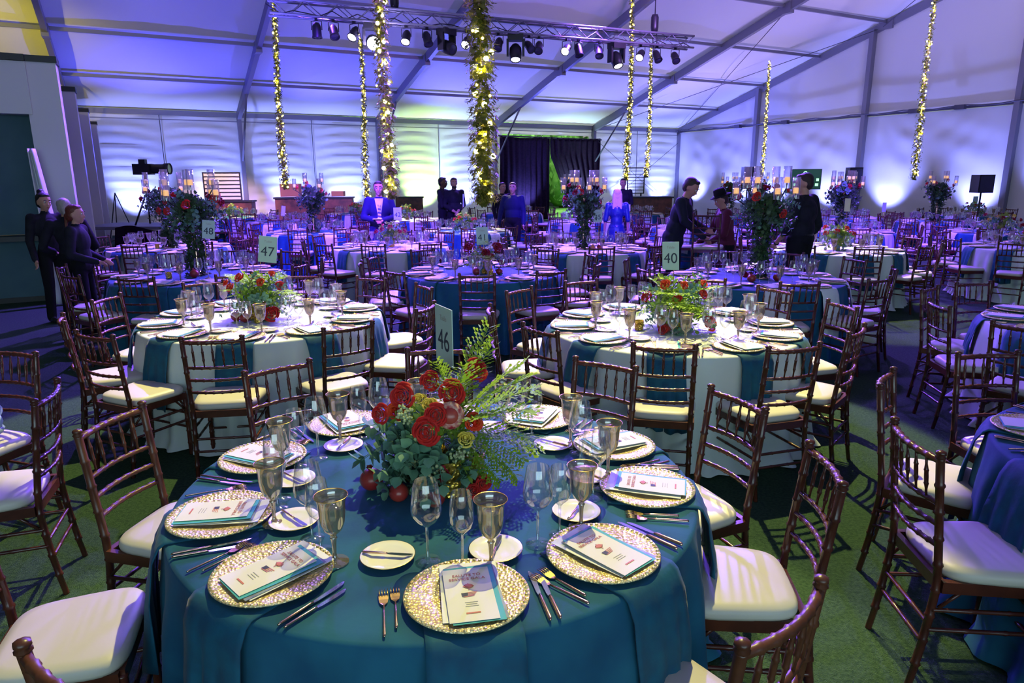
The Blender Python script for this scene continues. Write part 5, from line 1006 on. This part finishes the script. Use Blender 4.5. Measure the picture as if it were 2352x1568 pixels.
def bar(x, y, yaw, L, H, lab, logo=False):
    t = empty('bar_counter', (x, y, 0), yaw); m = MB(); m.box((0, 0, H/2), (L, .55, H)); m.build('front_panel', M['barw'], t); m = MB(); m.box((0, 0, H + .02), (L + .08, .65, .05)); m.build('counter_top', M['black'], t)
    if logo: m = MB(); m.lathe([(.20, -.01), (.26, -.01), (.26, .01), (.20, .01), (.20, -.01)], 32, T=Matrix.Translation((.45, -.29, .72)) @ Matrix.Rotation(PI/2, 4, 'X')); m.build('logo_ring', M['logo'], t); label_text('logo_letter', 'C', .40, M['logo'], t, (.45, -.285, .72), (PI/2, 0, 0), .006)
    return tag(t, lab, 'bar counter')
bar(-9.2, 22.2, UA*.25, 2.0, 1.12, 'walnut bar counter with a pale round C logo', True); bar(-6.6, 23.6, UA*.25, 2.5, 1.18, 'long walnut bar counter under the cardboard boxes'); bar(-3.6, 24.8, UA*.25, .95, 1.15, 'short walnut bar counter behind the suited man')
m = MB(); m.box((0, 0, 0), (.62, .35, .42)); tag(m.build('cardboard_box', M['cardboard'], None, (-7.35, 23.5, 1.45)), 'brown cardboard box standing on the long bar', 'box'); m = MB(); m.box((0, 0, 0), (.40, .3, .17)); tag(m.build('cardboard_box', M['cardboard'], None, (-5.8, 23.6, 1.33)), 'smaller flat cardboard box on the long bar, other end', 'box')
def slatboard(x, y, z, w_, h, n, yaw, mt, lab, base_z):
    t = empty('slatted_board', (x, y, base_z), yaw); z -= base_z; m = MB()
    for s_ in (-1, 1): m.box((s_*w_/2, 0, z), (.035, .05, h)); m.box((0, 0, z + s_*h/2), (w_ + .035, .05, .035))
    m.build('frame', M['black'], t)
    if mt == 'slat': m2 = MB(); m2.box((0, .012, z), (w_, .006, h)); m2.build('back_panel', M['slat'], t)
    m = MB()
    for k in range(1, n): m.box((0, -.012, z - h/2 + h*k/n), (w_, .02, .022))
    m.build('slats', M['black'], t); m = MB()
    for s_ in (-1, 1): m.box((s_*w_*.35, .05, (z - h/2)/2), (.05, .05, max(.02, z - h/2)))
    m.build('support', M['black'], t); return tag(t, lab, 'display board')
slatboard(-9.05, 22.1, 1.60, 1.10, .84, 7, UA*.25, 'slat', 'black-framed board with white horizontal slats standing on the bar', 1.16)
slatboard(4.55, 25.8, 1.70, .60, .90, 8, 0, 'none', 'tall open black rack near the doorway', 0.0)
m = MB(); m.box((0, 0, .55), (1.5, .6, 1.1)); m.box((0, 0, 1.12), (1.6, .7, .05), 0, 1); tag(m.build('bar_counter', [M['barw'], M['black']], None, (5.0, 25.4, 0)), 'low dark bar counter below the open black rack', 'bar counter')
t = empty('scoreboard_screen', tuple(gp := tp(-1.2, 8.6, 0)), UA - PI/2 + .25); gz = 1.72
d_ = Vector((gp.x, gp.y, 0)).normalized(); t.rotation_euler = (0, 0, math.atan2(d_.y, d_.x) - PI/2); m = MB(); m.box((0, 0, gz), (1.06, .05, .72)); m.build('screen', M['screen'], t)
m = MB()
for s_ in (-1, 1): m.box((s_*.535, -.01, gz), (.02, .06, .74)); m.box((0, -.01, gz + s_*.36), (1.08, .06, .02))
m.build('bezel', M['ledg' if 0 else 'black'], t); m = MB(); m.lathe([(.05, 0), (.075, 0), (.075, .01), (.05, .01)], 18, T=Matrix.Translation((-.02, -.035, gz + .22)) @ Matrix.Rotation(PI/2, 4, 'X'))
m.build('crest', M['scrg'], t)
for (x, z, w_) in ((-.36, .0, .10), (.42, -.02, .09), (-.36, -.2, .10), (.40, -.2, .11)): m = MB(); m.box((x, -.032, gz + z), (w_, .01, .10)); m.build('score_block', M['scrg'], t)
m = MB(); m.tube([(0, .05, 0), (0, .05, gz - .3)], .03, 8); m.box((0, .05, .02), (.6, .5, .04)); m.build('stand', M['black'], t); tag(t, 'dark green lit scoreboard screen on a stand by the gable wall', 'screen')
def pa(px_x, Y, z, w_, h, lab):
    t = empty('speaker', (px_x, Y, 0)); m = MB(); m.box((0, 0, z), (w_, .35, h)); m.build('cabinet', M['black'], t); m = MB(); m.box((0, -.18, z), (w_*.86, .012, h*.9)); m.build('grille', M['lensd'], t); m = MB(); m.tube([(0, 0, .5), (0, 0, z - h/2)], .022, 8)
    for a in (.5, 2.6, 4.7): m.tube([(0, 0, .75), (.38*math.cos(a), .38*math.sin(a), .02)], .016, 6)
    m.tube([(0, 0, .5), (0, 0, .8)], .03, 8); m.build('tripod', M['black'], t); return tag(t, lab, 'speaker', 'black speakers on stands')
pa(12.35, 18.5, 1.62, .40, .46, 'square black speaker on a stand against the bright gable cloth'); pa(12.2, 25.2, 1.75, .46, .75, 'black speaker behind the green-lit candelabra'); pa(8.9, 26.6, 1.78, .42, .80, 'black speaker behind the tall candle cylinders near the corner')
# plastic bag on the chair beyond the edge
P_CM.put((2.66, 9.42, .44), R(-20), 'wooden chair held up off the floor by the person in the dark suit', 'chair', 'chair being carried')
pr = []; rb = random.Random(3)
bagc = Vector((-2.86, 3.40, .50)); m = MB(); rows = []
for i in range(15):
    t_ = i/14; row = []; rr = .165*math.sin(PI*min(1, .12 + t_*.88))**.7*(1 - .35*t_) + .02
    for j in range(33): a = 2*PI*j/32; w_ = 1 + .10*math.sin(5*a + 3*t_*3) + .07*math.sin(9*a - 6*t_) + .04*math.sin(17*a + 11*t_); row.append((rr*w_*math.cos(a), rr*w_*math.sin(a)*.8, .30*t_))
    rows.append(row)
m.grid(rows); m.ball((0, 0, .05), (.17, .13, .05), 16, 8); o = m.build('plastic_bag', M['bag'], None, bagc, .3); label_text('lettering', 'BE', .075, M['ink'], o, (.09, -.125, .15), (R(75), R(-30), R(25)), .001); tag(o, 'crumpled pale green plastic bag with black lettering on the chair at the edge', 'bag')
for (ch, rr, tw, lb) in ((8, 1.09, .19, 'dark mahogany chiavari chair facing away, beside the lighter worn chair'), (50.6, .92, .37, 'mahogany chiavari chair holding the plastic bag')):
    d = R(ch); P_CH.put((-3.42 + rr*math.cos(d), 2.72 + rr*math.sin(d), 0), d + PI/2 + tw, lb, 'chair', 'chiavari chairs at the table beyond the edge')
